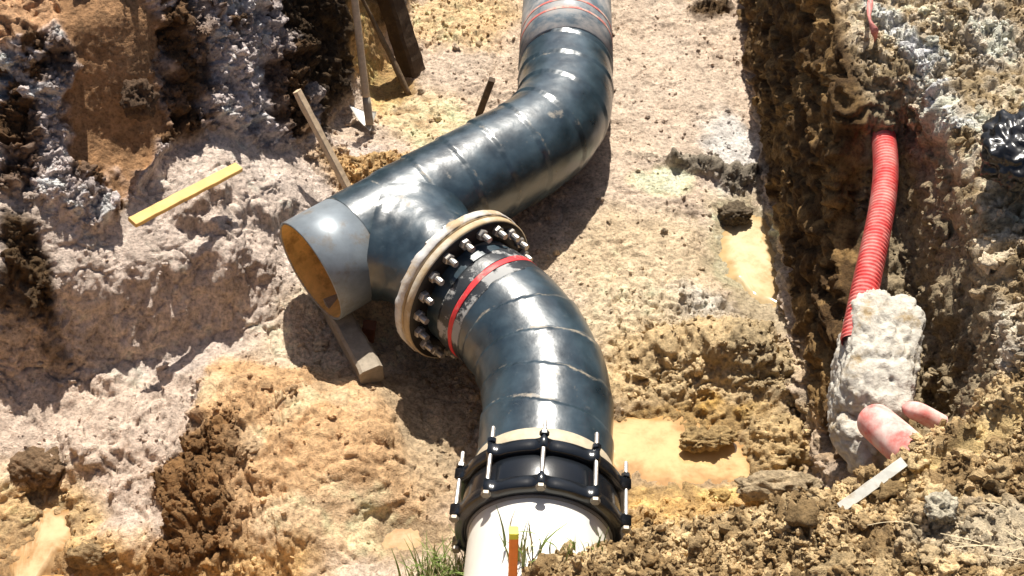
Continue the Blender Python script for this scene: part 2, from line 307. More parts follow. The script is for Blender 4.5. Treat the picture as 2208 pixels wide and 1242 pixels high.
# ------------------------------------------------------------------ the ground: one sheet, floor, banks and cut walls
# control net: stations run from far to near, columns from left to right
FAR = 60
def col(*rows): return np.array(rows, float)
x_, w_ = 40, 1.55
net = [
 col((-x_,FAR,1.7),(-x_,11.6,1.7),(-x_,11.2,1.7),(-x_,9,1.7),(-x_,8,1.7),(-x_,7.3,1.7),(-x_,6.6,1.6),(-x_,6,1.6),(-x_,5.6,1.6),(-x_,5.1,1.5),(-x_,4.7,1.5),(-x_,4.3,1.5),(-x_,3.9,1.5),(-x_,3.5,1.5),(-x_,3.2,1.5),(-x_,2.95,1.5),(-x_,2.5,1.5),(-x_,1.6,1.5),(-x_,-20,1.5)),
 col((-4,FAR,1.7),(-4,11.6,1.65),(-4,11.2,1.65),(-4,9,1.65),(-4,8,1.6),(-4,7,1.55),(-4,6.2,1.5),(-3.6,5.7,1.45),(-3.3,5.3,1.4),(-3.1,4.9,1.35),(-3.0,4.5,1.3),(-3.0,4.15,1.25),(-3.0,3.8,1.2),(-3,3.4,1.1),(-3,3.1,1.0),(-3,2.8,1),(-3,2.5,1.1),(-3,1.6,1.4),(-3,-20,1.5)),
 col((-2.4,FAR,1.7),(-2.4,11.6,1.6),(-2.4,11.2,1.6),(-2.3,8.6,1.6),(-2.3,7.5,1.55),(-2.28,6.5,1.5),(-2.24,5.75,1.40),(-2.18,5.32,1.28),(-2.14,5.12,1.02),(-2.12,4.86,.80),(-2.14,4.60,.66),(-2.14,4.46,.18),(-2.12,3.95,.05),(-2.1,3.65,-.05),(-2.1,3.3,-.05),(-2.1,3.0,0),(-2.1,2.7,.2),(-2.1,1.8,1.3),(-2.1,-20,1.5)),
 col((-1.8,FAR,1.7),(-1.8,11.6,1.6),(-1.8,11.2,1.6),(-1.78,8.6,1.6),(-1.76,7.4,1.55),(-1.75,6.5,1.5),(-1.74,5.85,1.40),(-1.74,5.60,1.27),(-1.72,5.36,.74),(-1.70,5.0,.60),(-1.70,4.76,.52),(-1.68,4.60,.12),(-1.64,4.1,.06),(-1.62,3.7,-.04),(-1.6,3.35,-.06),(-1.6,3.0,0),(-1.6,2.7,.2),(-1.6,1.8,1.3),(-1.6,-20,1.5)),
 col((-1.45,FAR,1.7),(-1.45,11.6,1.6),(-1.45,11.2,1.6),(-1.45,8.7,1.6),(-1.42,7.6,1.55),(-1.4,6.9,1.48),(-1.38,6.35,1.28),(-1.38,6.0,1.02),(-1.40,5.58,.62),(-1.36,5.2,.55),(-1.30,4.95,.46),(-1.30,4.80,.12),(-1.30,4.2,.08),(-1.30,3.75,0),(-1.25,3.35,-.05),(-1.25,3.0,0),(-1.25,2.7,.2),(-1.2,1.8,1.3),(-1.2,-20,1.5)),
 col((-1.1,FAR,1.7),(-1.1,11.6,1.6),(-1.05,11.2,1.55),(-.80,9,1.55),(-.92,8,1.5),(-1.02,7.4,1.42),(-1.12,6.85,1.30),(-1.22,6.40,1.10),(-1.14,5.95,.42),(-1.10,5.5,.38),(-1.06,5.15,.22),(-1.08,4.72,.10),(-1.12,4.3,.14),(-1.12,3.8,.1),(-1.0,3.4,0),(-1.0,3.0,.02),(-1,2.7,.2),(-1,1.8,1.3),(-1,-20,1.5)),
 col((-.8,FAR,1.7),(-.8,11.6,1.5),(-.75,11.2,.3),(-.46,9,.22),(-.58,8,.2),(-.72,7.25,.2),(-.86,6.7,.22),(-1.0,6.28,.28),(-.84,5.8,.22),(-.80,5.35,.16),(-.80,4.95,.10),(-.82,4.6,.08),(-.86,4.25,.14),(-.86,3.8,.10),(-.8,3.42,0),(-.8,3.1,.04),(-.8,2.7,.2),(-.8,1.8,1.3),(-.8,-20,1.5)),
 col((-.4,FAR,1.7),(-.4,11.6,1.5),(-.4,11.2,.3),(-.2,9,.2),(-.28,8,.18),(-.4,7.2,.18),(-.5,6.6,.18),(-.55,6.1,.16),(-.5,5.65,.1),(-.45,5.2,.04),(-.42,4.8,.02),(-.42,4.4,.05),(-.42,4.0,.06),(-.42,3.7,.02),(-.42,3.4,.02),(-.42,3.1,.1),(-.42,2.7,.3),(-.42,1.8,1.3),(-.42,-20,1.5)),
 col((0,FAR,1.7),(0,11.6,1.5),(0,11.2,.3),(.05,9,.2),(.02,8,.18),(0,7.2,.18),(0,6.6,.17),(0,6.1,.15),(0,5.6,.1),(0,5.1,.05),(0,4.7,.02),(0,4.3,.02),(0,4.0,.03),(0,3.65,.05),(0,3.35,.15),(0,3.08,.38),(0,2.86,.50),(0,1.8,1.3),(0,-20,1.5)),
 col((.45,FAR,1.7),(.45,11.6,1.5),(.45,11.2,.3),(.45,9,.2),(.45,8,.17),(.45,7.2,.16),(.45,6.6,.15),(.45,6.1,.14),(.45,5.6,.10),(.45,5.1,.07),(.45,4.7,.03),(.45,4.3,0),(.45,4.0,0),(.45,3.65,.06),(.45,3.38,.25),(.42,3.08,.72),(.42,2.8,.84),(.42,1.8,1.3),(.42,-20,1.5)),
 col((.95,FAR,1.7),(.95,11.6,1.5),(.95,11.2,.3),(.95,9,.2),(.93,8,.16),(.92,7.2,.15),(.9,6.6,.13),(.9,6.1,.12),(.9,5.6,.10),(.9,5.1,.09),(.9,4.7,.06),(.88,4.3,.0),(.87,4.0,.0),(.86,3.65,.06),(.86,3.35,.35),(.86,3.02,.95),(.86,2.7,1.02),(.86,1.8,1.35),(.86,-20,1.5)),
 col((1.7,FAR,1.7),(1.7,11.6,1.5),(1.65,11.2,.3),(1.53,9,.18),(1.46,8,.15),(1.42,7.3,.13),(1.37,6.7,.11),(1.34,6.1,.09),(1.32,5.6,.07),(1.30,5.1,.06),(1.27,4.65,.06),(1.24,4.25,.0),(1.20,3.95,-.1),(1.15,3.65,-.1),(1.10,3.34,.2),(1.10,3.04,.96),(1.1,2.75,1.12),(1.1,1.8,1.4),(1.1,-20,1.5)),
 col((1.9,FAR,1.7),(1.9,11.6,1.6),(1.85,11.2,1.45),(1.60,9,1.42),(1.52,8,1.42),(1.48,7.3,1.41),(1.43,6.7,1.40),(1.40,6.1,1.38),(1.39,5.6,1.34),(1.385,4.96,1.24),(1.36,4.82,.74),(1.35,4.25,.62),(1.33,3.9,.6),(1.30,3.65,.6),(1.26,3.38,.68),(1.27,3.12,1.08),(1.26,2.8,1.22),(1.26,1.8,1.45),(1.26,-20,1.5)),
 col((2.0,FAR,1.7),(2.0,11.6,1.6),(2.0,11.2,1.5),(1.82,9,1.44),(1.74,8,1.44),(1.68,7.3,1.43),(1.63,6.7,1.42),(1.60,6.1,1.41),(1.58,5.6,1.39),(1.60,4.98,1.31),(1.63,4.84,.80),(1.63,4.25,.66),(1.60,3.9,.64),(1.565,3.65,.64),(1.50,3.42,.74),(1.43,3.18,1.16),(1.42,2.85,1.26),(1.42,1.8,1.48),(1.42,-20,1.5)),
 col((2.3,FAR,1.7),(2.2,11.6,1.6),(2.2,11.2,1.55),(2.1,9,1.47),(2.0,8,1.47),(1.95,7.3,1.46),(1.9,6.7,1.45),(1.86,6.1,1.44),(1.84,5.6,1.43),(1.78,5.02,1.40),(1.69,4.74,1.34),(1.67,4.25,1.33),(1.635,3.9,1.31),(1.60,3.65,1.29),(1.575,3.48,1.28),(1.58,3.28,1.32),(1.58,2.9,1.34),(1.58,1.8,1.5),(1.58,-20,1.5)),
 col((3,FAR,1.7),(2.6,11.6,1.6),(2.6,11.2,1.6),(2.5,9,1.5),(2.4,8,1.5),(2.35,7.3,1.5),(2.3,6.7,1.5),(2.25,6.1,1.5),(2.2,5.6,1.5),(2.15,5.1,1.48),(2.05,4.72,1.46),(2.0,4.25,1.45),(2.0,3.9,1.43),(2.0,3.65,1.42),(2.0,3.48,1.42),(2.0,3.28,1.44),(2.0,2.9,1.45),(2,1.8,1.5),(2,-20,1.5)),
 col((5,FAR,1.7),(4,11.6,1.7),(4,11.2,1.7),(3.8,9,1.6),(3.6,8,1.6),(3.5,7.3,1.6),(3.4,6.7,1.6),(3.3,6.1,1.6),(3.2,5.6,1.6),(3.1,5.1,1.6),(3,4.72,1.55),(3,4.25,1.55),(3,3.9,1.55),(3,3.65,1.5),(3,3.48,1.5),(3,3.28,1.5),(3,2.9,1.5),(3,1.8,1.5),(3,-20,1.5)),
 col((x_,FAR,1.7),(x_,11.6,1.7),(x_,11.2,1.7),(x_,9,1.7),(x_,8,1.7),(x_,7.3,1.7),(x_,6.7,1.6),(x_,6.1,1.6),(x_,5.6,1.6),(x_,5.1,1.6),(x_,4.72,1.6),(x_,4.25,1.6),(x_,3.9,1.6),(x_,3.65,1.5),(x_,3.48,1.5),(x_,3.28,1.5),(x_,2.9,1.5),(x_,1.8,1.5),(x_,-20,1.5)),
]
N = to_world(np.stack(net, 1))                                     # stations x columns x 3
nst, ncl = N.shape[:2]
STEP = 0.0080
def params(lens, coarse):
    u = []
    for k, L in enumerate(lens):
        n = 10 if k in coarse else int(np.ceil(L / STEP)); u.append(k + np.arange(n) / n)
    return np.concatenate(u + [[len(lens)]])
rl = np.linalg.norm(np.diff(N[:, 2:15], axis=0), axis=-1).mean(1); cl = np.linalg.norm(np.diff(N[3:16], axis=1), axis=-1).mean(0)
rl[4] *= .8; rl[3] *= .6
rl[16] *= .5; ur = params(rl, {0, 1, 2, 17}); uc = params(cl, {0, 16}); 
uc = params(np.where(np.arange(len(cl)) == 1, .25, np.where(np.arange(len(cl)) == 15, .4, cl)), {0, 16})
def bil(A, ur, uc):
    i = np.minimum(ur.astype(int), A.shape[0] - 2); f = (ur - i)[:, None, None]; B = A[i] * (1 - f) + A[i + 1] * f
    j = np.minimum(uc.astype(int), A.shape[1] - 2); g = (uc - j)[None, :, None]; return B[:, j] * (1 - g) + B[:, j + 1] * g
P = bil(N, ur, uc)
def blur(A, s, axis):
    r = int(3 * s); k = np.exp(-.5 * (np.arange(-r, r + 1) / s) ** 2); k /= k.sum()
    pad = [(0, 0)] * A.ndim; pad[axis] = (r, r); B = np.pad(A, pad, mode='edge'); out = np.zeros_like(A); n = A.shape[axis]
    for q, w in enumerate(k): out += w * (B[q:q + n] if axis == 0 else B[:, q:q + n])
    return out
P = blur(blur(P, 5.0, 0), 3.5, 1)
nr, nc = P.shape[:2]
Q = P.reshape(-1, 3).copy(); X0, Y0, Z = Q[:, 0].copy(), Q[:, 1].copy(), Q[:, 2].copy(); X, Y = to_survey(Q)[:, :2].T   # X, Y: survey grid
print('ground grid', nr, nc, nr * nc)
wx = fbm(Q, 3.0, 4, .5, 11.) ; wy = fbm(Q, 3.0, 4, .5, 37.); wz = fbm(Q, 9.0, 3, .5, 5.)
WX, WY = X + .13 * wx + .03 * wz, Y + .13 * wy + .03 * wz
def blob(c, rx, ry, rot=0, soft=.35):
    c = to_survey(c) if len(c) == 3 else c
    dx, dy = WX - c[0], WY - c[1]; a = math.radians(rot); ca, sa = math.cos(a), math.sin(a)
    d = np.sqrt(((dx * ca + dy * sa) / rx) ** 2 + ((-dx * sa + dy * ca) / ry) ** 2); return 1 - smooth(1 - soft, 1 + soft, d)
# large soft shapes of the floor
def bumpz(c, rx, ry, h, rot=0):
    global Z
    dx, dy = X + .06 * wx - c[0], Y + .06 * wy - c[1]; a = math.radians(rot); ca, sa = math.cos(a), math.sin(a)
    d2 = ((dx * ca + dy * sa) / rx) ** 2 + ((-dx * sa + dy * ca) / ry) ** 2; Z += h * np.exp(-d2)
step = .75 * smooth(-1.36, -1.27, X + .07 * wx + .02 * wz) * smooth(4.62, 4.3, Y) * smooth(3.45, 3.62, Y) * smooth(-.35, -.6, X)
Z += .13 * step
bumpz((-.95, 4.15), .25, .2, .05); bumpz((-.62, 4.05), .2, .22, .04)
bumpz((-.62, 6.02), .36, .13, .10, 18)                   # rubble behind the tee
bumpz((-.42, 4.9), .22, .3, -.10)                         # hollow under the tee
bumpz((1.02, 4.72), .20, .14, .16); bumpz((.75, 4.75), .2, .1, .05)   # crumbly heap by the right wall
bumpz((1.0, 3.85), .2, .1, .06)
bumpz((.75, 4.2), .30, .15, -.07, -20); bumpz((.5, 4.22), .2, .12, -.05)  # basin of the right puddle
bumpz((1.17, 5.55), .15, .40, -.085); bumpz((1.0, 6.14), .30, .05, .07, -12)
bumpz((-.52, 3.70), .17, .12, -.08); bumpz((-.52, 3.46), .35, .07, .06); bumpz((-.86, 3.66), .08, .16, .05); bumpz((-1.55, 3.52), .34, .14, -.05); bumpz((-1.86, 3.9), .09, .34, -.09, 10); bumpz((-1.6, 3.68), .28, .06, .07, 12)
bumpz((-.72, 6.95), .16, .35, -.05, 12)
bumpz((-1.75, 4.12), .2, .12, .06); bumpz((-1.5, 4.3), .22, .08, .05, 25); bumpz((-1.2, 5.02), .14, .09, .08, 30)
Z += .07 * smooth(-.02, .03, (Y - 5.30) - .9 * (X + 1.18) + .10 * wz) * smooth(-1.5, -1.35, X) * smooth(-.95, -1.1, X) * smooth(5.8, 5.5, Y)
Z += .06 * smooth(-.02, .02, (Y - 5.05) + .1 * (X + 1.4) + .10 * wz) * smooth(-1.55, -1.45, X) * smooth(-1.22, -1.3, X) * smooth(5.5, 5.2, Y)
mm = smooth(.02, .10, X + .03 * wz) * smooth(.62, .40, X) * smooth(3.12, 2.98, Y + .04 * wz) * smooth(2.2, 2.5, Y)
Z = lerp(Z, np.maximum(Z, .77 + .04 * wz), mm)
bumpz((1.12, 4.15), .10, .22, .12); bumpz((1.05, 3.8), .16, .08, .05)
bumpz((1.62, 3.15), .15, .16, .06); bumpz((1.36, 3.13), .12, .07, .04)
Q = np.stack([X0, Y0, Z], 1)

# ---- colours, crumbliness, wetness by patches of soil and painted shade
GREYCLAY = V3(.46, .39, .34); PALE = V3(.50, .42, .35); OCHRE = V3(.43, .285, .165); TOPSOIL_AND_SHADE = V3(.06, .038, .02)
n = len(Q); colr = np.tile(V3(.43, .35, .28), (n, 1)); crumb = np.full(n, .30); wet = np.zeros(n); big = np.full(n, .35)
mott = fbm(Q, 4.2, 5, .6, 3.); mott2 = fbm(Q, 14, 4, .6, 21.)
def paint(w, c=None, cr=None, we=None, bg_=None, amt=1.):
    global colr, crumb, wet, big
    w = w * amt
    if c is not None: colr = lerp(colr, np.asarray(c), w[:, None])
    if cr is not None: crumb = lerp(crumb, cr, w)
    if we is not None: wet = lerp(wet, we, w)
    if bg_ is not None: big = lerp(big, bg_, w)
def edge(pts):
    q = np.array([to_survey(at(*p))[:2] for p in pts]); q = q[np.argsort(q[:, 0])]; return np.interp(X + .05 * wx + .03 * wz, q[:, 0], q[:, 1])
yb = edge([(-60, 470, .7), (110, 480, .66), (215, 505, .6), (300, 430, .6), (380, 350, .6), (500, 340, .5), (640, 335, .36), (720, 290, .3)])
ytop = edge([(-80, 190, 1.15), (0, 150, 1.18), (130, 85, 1.24), (190, 40, 1.26), (260, -20, 1.3), (330, -120, 1.3)]); WYS = Y + .05 * wy + .03 * wz
bench = smooth(.04, -.04, WYS - yb) * smooth(4.42, 4.52, WY - .35 * np.clip(WX + 1.7, 0, 1)) * smooth(-.62, -.9, WX - .3 * (WY - 5.1)); paint(bench, GREYCLAY, .12, 0, .34)
left = smooth(-.92, -1.08, WX) * smooth(-.05, .05, WYS - yb); LG = V3(.50, .45, .435); BR_ = V3(.12, .070, .037)
paint(left, lerp(BR_, LG, smooth(-.10, .14, mott + .5 * mott2)[:, None]), 1., 0, 1.)
for (px, py, z, rx, ry, cc) in ((95, 260, 1.05, .10, .30, LG), (100, 420, .9, .14, .12, LG), (520, 90, 1.0, .12, .26, LG), (560, 200, .75, .12, .12, LG), (430, 20, 1.2, .09, .10, LG),
                              (390, 120, 1.0, .10, .20, BR_), (420, 290, .7, .14, .10, BR_), (30, 300, 1.0, .07, .12, BR_), (20, 470, .9, .08, .10, BR_), (590, 20, 1.1, .08, .14, BR_), (340, 330, .7, .16, .06, LG), (240, 350, .7, .2, .07, LG)):
    paint(blob(at(px, py, z), rx, ry) * left, cc, 1., 0, 1., .85)
topl = smooth(-.02, .06, WYS - ytop) * smooth(-1.5, -1.6, WX)
paint(topl, V3(.40, .25, .15), .12, 0, .2)
slab = blob(at(240, 190, 1.0), .19, .33, 0, .13) * smooth(-.02, .06, WYS - yb - .02); paint(slab, V3(.30, .18, .10), .08, .0, .06)
paint(blob(at(25, 690, .5), .17, .36, 0, .25), TOPSOIL_AND_SHADE * 1.0, 1., 0, .9); paint(blob(at(40, 545, .7), .14, .14, 0, .3), TOPSOIL_AND_SHADE * 1.4, 1., 0, .9)  # shade under the left overhang, painted in with the dark topsoil colour
foot = smooth(4.62, 4.5, WY) * smooth(-1.2, -1.32, WX); paint(foot, V3(.44, .36, .30), .34, 0, .65)
paint(blob((-1.9, 3.75), .28, .30), V3(.48, .34, .19), .65, .2, .6)
paint(smooth(3.78, 3.66, WY) * smooth(-.6, -.8, WX), V3(.46, .31, .16), .5, .35, .5)
mound = smooth(-1.34, -1.27, WX) * smooth(4.72, 4.5, WY) * smooth(3.55, 3.7, WY) * smooth(-.2, -.34, WX); paint(mound, OCHRE, .24, .10, .62); paint(mound * smooth(.0, .3, fbm(Q, 2.6, 3, .5, 210.)), V3(.50, .37, .24), .12, .2, .45)
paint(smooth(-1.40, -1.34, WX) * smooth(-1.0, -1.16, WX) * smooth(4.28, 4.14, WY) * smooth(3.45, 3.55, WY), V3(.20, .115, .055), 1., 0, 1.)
paint(blob((-.75, 4.85), .38, .26, 20), V3(.49, .40, .30), .3, 0, .3)
paint(blob((-.30, 4.4), .25, .5), V3(.36, .28, .19), .35, .1, .3)
paint(blob((-.5, 3.72), .30, .14), V3(.52, .38, .245), .25, .25, .3)
dark = smooth(6.05, 6.3, WY - .9 * np.clip(-WX - 1.1, -1, 0)) * smooth(-1.28, -1.18, WX) * smooth(-.42, -.6, WX - .12 * (WY - 8)) * smooth(.28, .42, Z); paint(dark, TOPSOIL_AND_SHADE * .9, .8, 0, .8)
paint(blob((-.62, 5.98), .40, .16, 18), V3(.40, .27, .14), .95, 0, .8)
paint(blob((-.72, 6.85), .16, .42, 14), V3(.55, .36, .17), .2, .5, .2)
paint(blob((-.45, 6.55), .28, .28), V3(.54, .42, .28), .3, .1, .3)
paint(blob((-.3, 7.75), .35, .45), V3(.50, .37, .23), .6, .1, .6)
paint(blob((0.0, 8.6), .35, .4) + blob((1.05, 8.5), .4, .35), V3(.58, .40, .18), .2, .6, .2)
paint(blob(at(1530, 8, .2), .17, .12), TOPSOIL_AND_SHADE * 1.8, 1., 0, 1.)
paint(blob((.85, 6.7), .45, .9), V3(.44, .36, .29), .24, 0, .25)
paint(blob((1.15, 6.35), .16, .35), V3(.50, .47, .44), .3, 0, .3)
paint(blob((1.0, 6.13), .34, .05, -12), V3(.22, .19, .15), .9, 0, .8)
paint(blob((.62, 5.3), .40, .45), V3(.47, .38, .27), .32, 0, .35)
paint(blob((1.15, 5.55), .17, .40) + .9 * blob((.80, 6.0), .16, .12), V3(.62, .54, .38), .12, .45, .15)
paint(blob((.80, 4.98), .24, .16), V3(.46, .42, .36), .55, 0, .7); paint(blob((.55, 4.95), .25, .25), V3(.47, .39, .28), .4, 0, .6)
paint(blob((.80, 4.62), .50, .26), V3(.43, .33, .20), .75, 0, .8)
paint(blob((.68, 4.36), .40, .07), V3(.40, .26, .10), .6, .3, .5)
paint(blob((1.1, 4.7), .16, .25), V3(.34, .27, .17), 1., 0, 1.)
paint(blob((1.08, 4.1), .2, .3), V3(.40, .30, .17), .8, .05, .8); paint(blob((.62, 3.85), .45, .12), V3(.50, .33, .15), .5, .4, .5); paint(blob((.7, 3.6), .55, .18), V3(.42, .29, .145), .9, .1, .8)
# right cut wall, notch and bank
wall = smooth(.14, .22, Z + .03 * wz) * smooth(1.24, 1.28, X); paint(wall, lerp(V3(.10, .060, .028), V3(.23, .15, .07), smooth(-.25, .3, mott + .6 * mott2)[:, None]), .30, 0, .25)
nwall = wall * smooth(1.42, 1.5, X) * smooth(5.15, 4.95, Y); paint(nwall, V3(.26, .21, .14), .75, 0, .6)
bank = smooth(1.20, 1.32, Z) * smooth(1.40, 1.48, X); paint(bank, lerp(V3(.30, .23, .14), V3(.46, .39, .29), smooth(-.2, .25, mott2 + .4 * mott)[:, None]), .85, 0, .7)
paint(blob(at(1990, 110, 1.42), .06, .6, 5) * bank + blob(at(2140, 640, 1.4), .12, .22) * bank + blob(at(2150, 60, 1.5), .12, .15) * bank * .6, V3(.56, .53, .47), .9, 0, .7)
near = smooth(3.32, 3.2, Y) * smooth(-.05, .03, X) * smooth(.4, .5, Z); paint(near, lerp(V3(.26, .18, .095), V3(.42, .32, .19), smooth(-.25, .25, mott2 + .5 * mott)[:, None]), .95, 0, .8)
scoop = blob(at(2090, 915, 1.3), .20, .055, 38); paint(scoop, V3(.42, .32, .17), .12, 0, .15)
paint(blob(at(2130, 1120, 1.3), .2, .12), V3(.38, .32, .23), .6, 0, .5)
wet = np.clip(wet * (.6 + .8 * mott2), 0, 1)
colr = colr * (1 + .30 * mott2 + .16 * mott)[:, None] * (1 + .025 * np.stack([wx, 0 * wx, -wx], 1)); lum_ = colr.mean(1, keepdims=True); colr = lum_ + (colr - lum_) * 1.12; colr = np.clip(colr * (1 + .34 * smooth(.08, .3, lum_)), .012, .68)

# ---- relief
def normals(A):
    A = A.reshape(nr, nc, 3); du = np.gradient(A, axis=1); dv = np.gradient(A, axis=0); nn = np.cross(dv, du)
    nn /= np.linalg.norm(nn, axis=-1, keepdims=True) + 1e-12; nn = nn.reshape(-1, 3)
    return nn * (1 if np.median(nn[:, 2]) > 0 else -1)
Nn = normals(blur(blur(Q.reshape(nr, nc, 3), 4, 0), 4, 1))
W = Q + np.stack([fbm(Q, 12, 3, .5, 50.), fbm(Q, 12, 3, .5, 60.), fbm(Q, 12, 3, .5, 70.)], 1) * .035
d = .05 * fbm(Q, 2.2, 3, .5, 90.) * big
patch = np.clip(.5 + 1.4 * fbm(Q, 3.4, 3, .5, 140.), 0, 1)
f1, f2, ci = worley(W, 8.5); d += big * .026 * np.sqrt(np.clip(1 - (f1 / .75) ** 2, 0, 1)) * np.clip(ci * 2.2 - .8, 0, 1)
d -= big * .030 * (1 - smooth(.0, .16, f2 - f1)) * patch
f1, f2, ci = worley(W, 19, 3.3); d += crumb * .015 * np.sqrt(np.clip(1 - (f1 / .75) ** 2, 0, 1)) * np.clip(ci * 1.8 - .5, 0, 1) * (.35 + patch)
d -= crumb * .012 * (1 - smooth(.0, .2, f2 - f1)) * (1 - patch)
f1, f2, ci = worley(W, 41, 9.1); d += crumb * .009 * np.sqrt(np.clip(1 - (f1 / .75) ** 2, 0, 1)) * np.clip(ci * 1.6 - .4, 0, 1) * (.5 + patch)
d += .022 * (.4 - np.abs(fbm(Q, 13, 4, .6, 33.))) * (.15 + crumb) + .009 * fbm(Q, 24, 3, .6, 110.) * (.3 + crumb) + .003 * fbm(Q, 60, 2, .6, 120.)
W2 = Q + np.stack([fbm(Q, 9, 2, .5, 51.), fbm(Q, 9, 2, .5, 61.), fbm(Q, 9, 2, .5, 71.)], 1) * .035
def chip(fr, off, sh=.06, t=0.): return smooth(t - sh, t + sh, fbm(W2, fr, 2, .45, off))
lb = left * (1 - slab); cm = crumb * (.25 + 1.1 * patch) * (1 - .45 * near)
d += big * (.026 * chip(3.2, 5., .05) + .016 * chip(6.3, 15., .06)) + cm * (.015 * chip(11., 25., .06) + .009 * chip(21., 35., .08))
d -= cm * .020 * chip(7., 55., .05, .40) + big * crumb * .045 * chip(4., 65., .05, .44)
d += lb * (.030 * chip(6.5, 75.) + .020 * chip(13., 85., .07) + .011 * chip(27., 95., .08) - .022 * chip(10., 99., .05, .3))
f1, f2, ci = worley(Q + np.stack([wx, wy, wz], 1) * .05, 5.2, 4.4); d -= (.006 + .026 * big) * (1 - smooth(.0, .075, f2 - f1)) * smooth(-.1, .25, mott) * (1 - slab)
# tooth marks and layers on the cut walls
steep = 1 - smooth(.45, .8, Nn[:, 2])
sx = Q * np.array([3., 2.2, 1.0]); sw = .18 * wx; streak = fbm(np.stack([X * 2, Y * 1.1 + Z * .5, Z * 5.5 + sw * 4 + .5 * Y], 1), 1.6, 4, .6, 77.); layer = fbm(np.stack([X * 2, Y * 5, Z * 2], 1), 1.6, 3, .55, 31.)
rightw = steep * smooth(1.1, 1.2, X) * (1 - .75 * smooth(1.42, 1.52, X)) * smooth(3.2, 3.5, Y)
d += rightw * (.05 * streak + .02 * layer + .03 * smooth(-.08, .08, fbm(np.stack([X * 2, Y * 1.6, Z * 5 + sw * 4 + .6 * Y], 1), 2.4, 4, .6, 7.)) - .06 * smooth(.25, .35, fbm(np.stack([X * 2, Y * 2.0, Z * 4.5 + .4 * Y], 1), 1.9, 3, .5, 71.)))
d += steep * smooth(-1.0, -1.1, X) * (1 - slab) * (.07 * fbm(np.stack([X * 6, Y * 2, Z * 2], 1), 1.5, 4, .6, 64.))
d += slab * (.018 * fbm(np.stack([X * 14, Y * 1.2, Z * 1.2], 1), 1.0, 3, .6, 15.))
fade = smooth(9.8, 8.8, Y) * smooth(1.5, 1.9, Y) * smooth(-3.4, -2.6, X) * smooth(2.9, 2.3, X)
d = d * np.clip(fade, .25, 1)
G = Q + Nn * d[:, None]
WATERS = [((.70, 4.18), .50, .27, .004, (.55, .37, .17), -8), ((-1.88, 3.88), .17, .44, .0, (.54, .38, .21), 12), ((-1.5, 3.34), .85, .42, -.05, (.53, .32, .14), 0), ((-.52, 3.70), .28, .17, .022, (.58, .42, .25), 0),
          ((-.72, 6.9), .2, .42, .150, (.55, .34, .13), 14), ((1.15, 5.58), .24, .56, .056, (.60, .49, .30), 6), ((0.0, 8.7), .4, .45, .195, (.57, .37, .13), 0), ((1.05, 8.6), .5, .4, .165, (.57, .38, .15), 0)]
def level(c, rx, ry, pct):
    m = ((X - c[0]) / rx) ** 2 + ((Y - c[1]) / ry) ** 2 < 1; return float(np.percentile(G[m, 2], pct))
WATERS[3] = WATERS[3][:3] + (level(WATERS[3][0], .16, .09, 30),) + WATERS[3][4:]; WATERS[1] = WATERS[1][:3] + (level(WATERS[1][0], .10, .32, 40),) + WATERS[1][4:]
for (c_, rx_, ry_, z_, k_, ro_) in WATERS:
    a_ = math.radians(ro_); dx_, dy_ = X - c_[0], Y - c_[1]
    rr_ = np.sqrt(((dx_ * math.cos(a_) + dy_ * math.sin(a_)) / (rx_ * 1.35)) ** 2 + ((-dx_ * math.sin(a_) + dy_ * math.cos(a_)) / (ry_ * 1.35)) ** 2)
    wr = smooth(1.15, .8, rr_) * smooth(z_ + .05, z_ + .012, G[:, 2] + .02 * mott2); wet = np.maximum(wet, wr * .6)
    colr = lerp(colr, np.asarray(k_) * .62, (.75 * wr)[:, None])
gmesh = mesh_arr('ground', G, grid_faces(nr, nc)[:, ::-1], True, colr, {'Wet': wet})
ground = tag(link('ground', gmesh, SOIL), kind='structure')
Gn = normals(G)
if Gn[:, 2].mean() < 0: Gn = -Gn
def ground_z(x, y, lo=-1., hi=2.):
    m = (np.abs(G[:, 0] - x) < .03) & (np.abs(G[:, 1] - y) < .03); z = G[m, 2]; z = z[(z > lo) & (z < hi)]
    return float(z.max()) if len(z) else 0.

def on_ground(px, py, z=.5, off=0., lo=-1., hi=2.):
    for _ in range(6): q = at(px, py, z); z = ground_z(q[0], q[1], lo, hi)
    q = at(px, py, z + off); return q
# ------------------------------------------------------------------ muddy water
def puddle(c, rx, ry, z, color, rot=0, name='puddle'):
    k, th = np.meshgrid(np.linspace(0, 1, 22), np.linspace(0, 2 * np.pi, 96, endpoint=False), indexing='ij')
    wob = 1 + .18 * np.sin(3 * th + c[0] * 9) + .12 * np.sin(5 * th + 2 + c[1] * 7) + .06 * np.sin(9 * th)
    a = math.radians(rot); x = rx * k * wob * np.cos(th); y = ry * k * wob * np.sin(th)
    Vv = to_world(np.stack([c[0] + x * math.cos(a) - y * math.sin(a), c[1] + x * math.sin(a) + y * math.cos(a), np.full_like(x, z)], -1).reshape(-1, 3))
    near_ = (np.abs(G[:, 0] - Vv[:, 0].mean()) < 1.0) & (np.abs(G[:, 1] - Vv[:, 1].mean()) < 1.0); gg = G[near_][::2]
    dep = np.array([z - gg[((gg[:, :2] - q[:2]) ** 2).sum(1).argmin(), 2] for q in Vv])
    # where the ground falls away beyond the rim the sheet follows it down into the mud, so no edge hangs free
    rim_ = (k.ravel() > .8); Vv[rim_, 2] -= np.clip(dep[rim_] + .01, 0, .3) * smooth(.8, .95, k.ravel()[rim_])
    cc = lerp(np.asarray(color) * V3(.72, .60, .46), np.asarray(color), smooth(.0, .035, dep)[:, None])
    me = mesh_arr(name, Vv, grid_faces(22, 96, True), True, cc); return tag(link(name, me, WATER), kind='structure')
for (c_, rx_, ry_, z_, k_, ro_) in WATERS: puddle(c_, rx_, ry_, z_, k_, ro_)

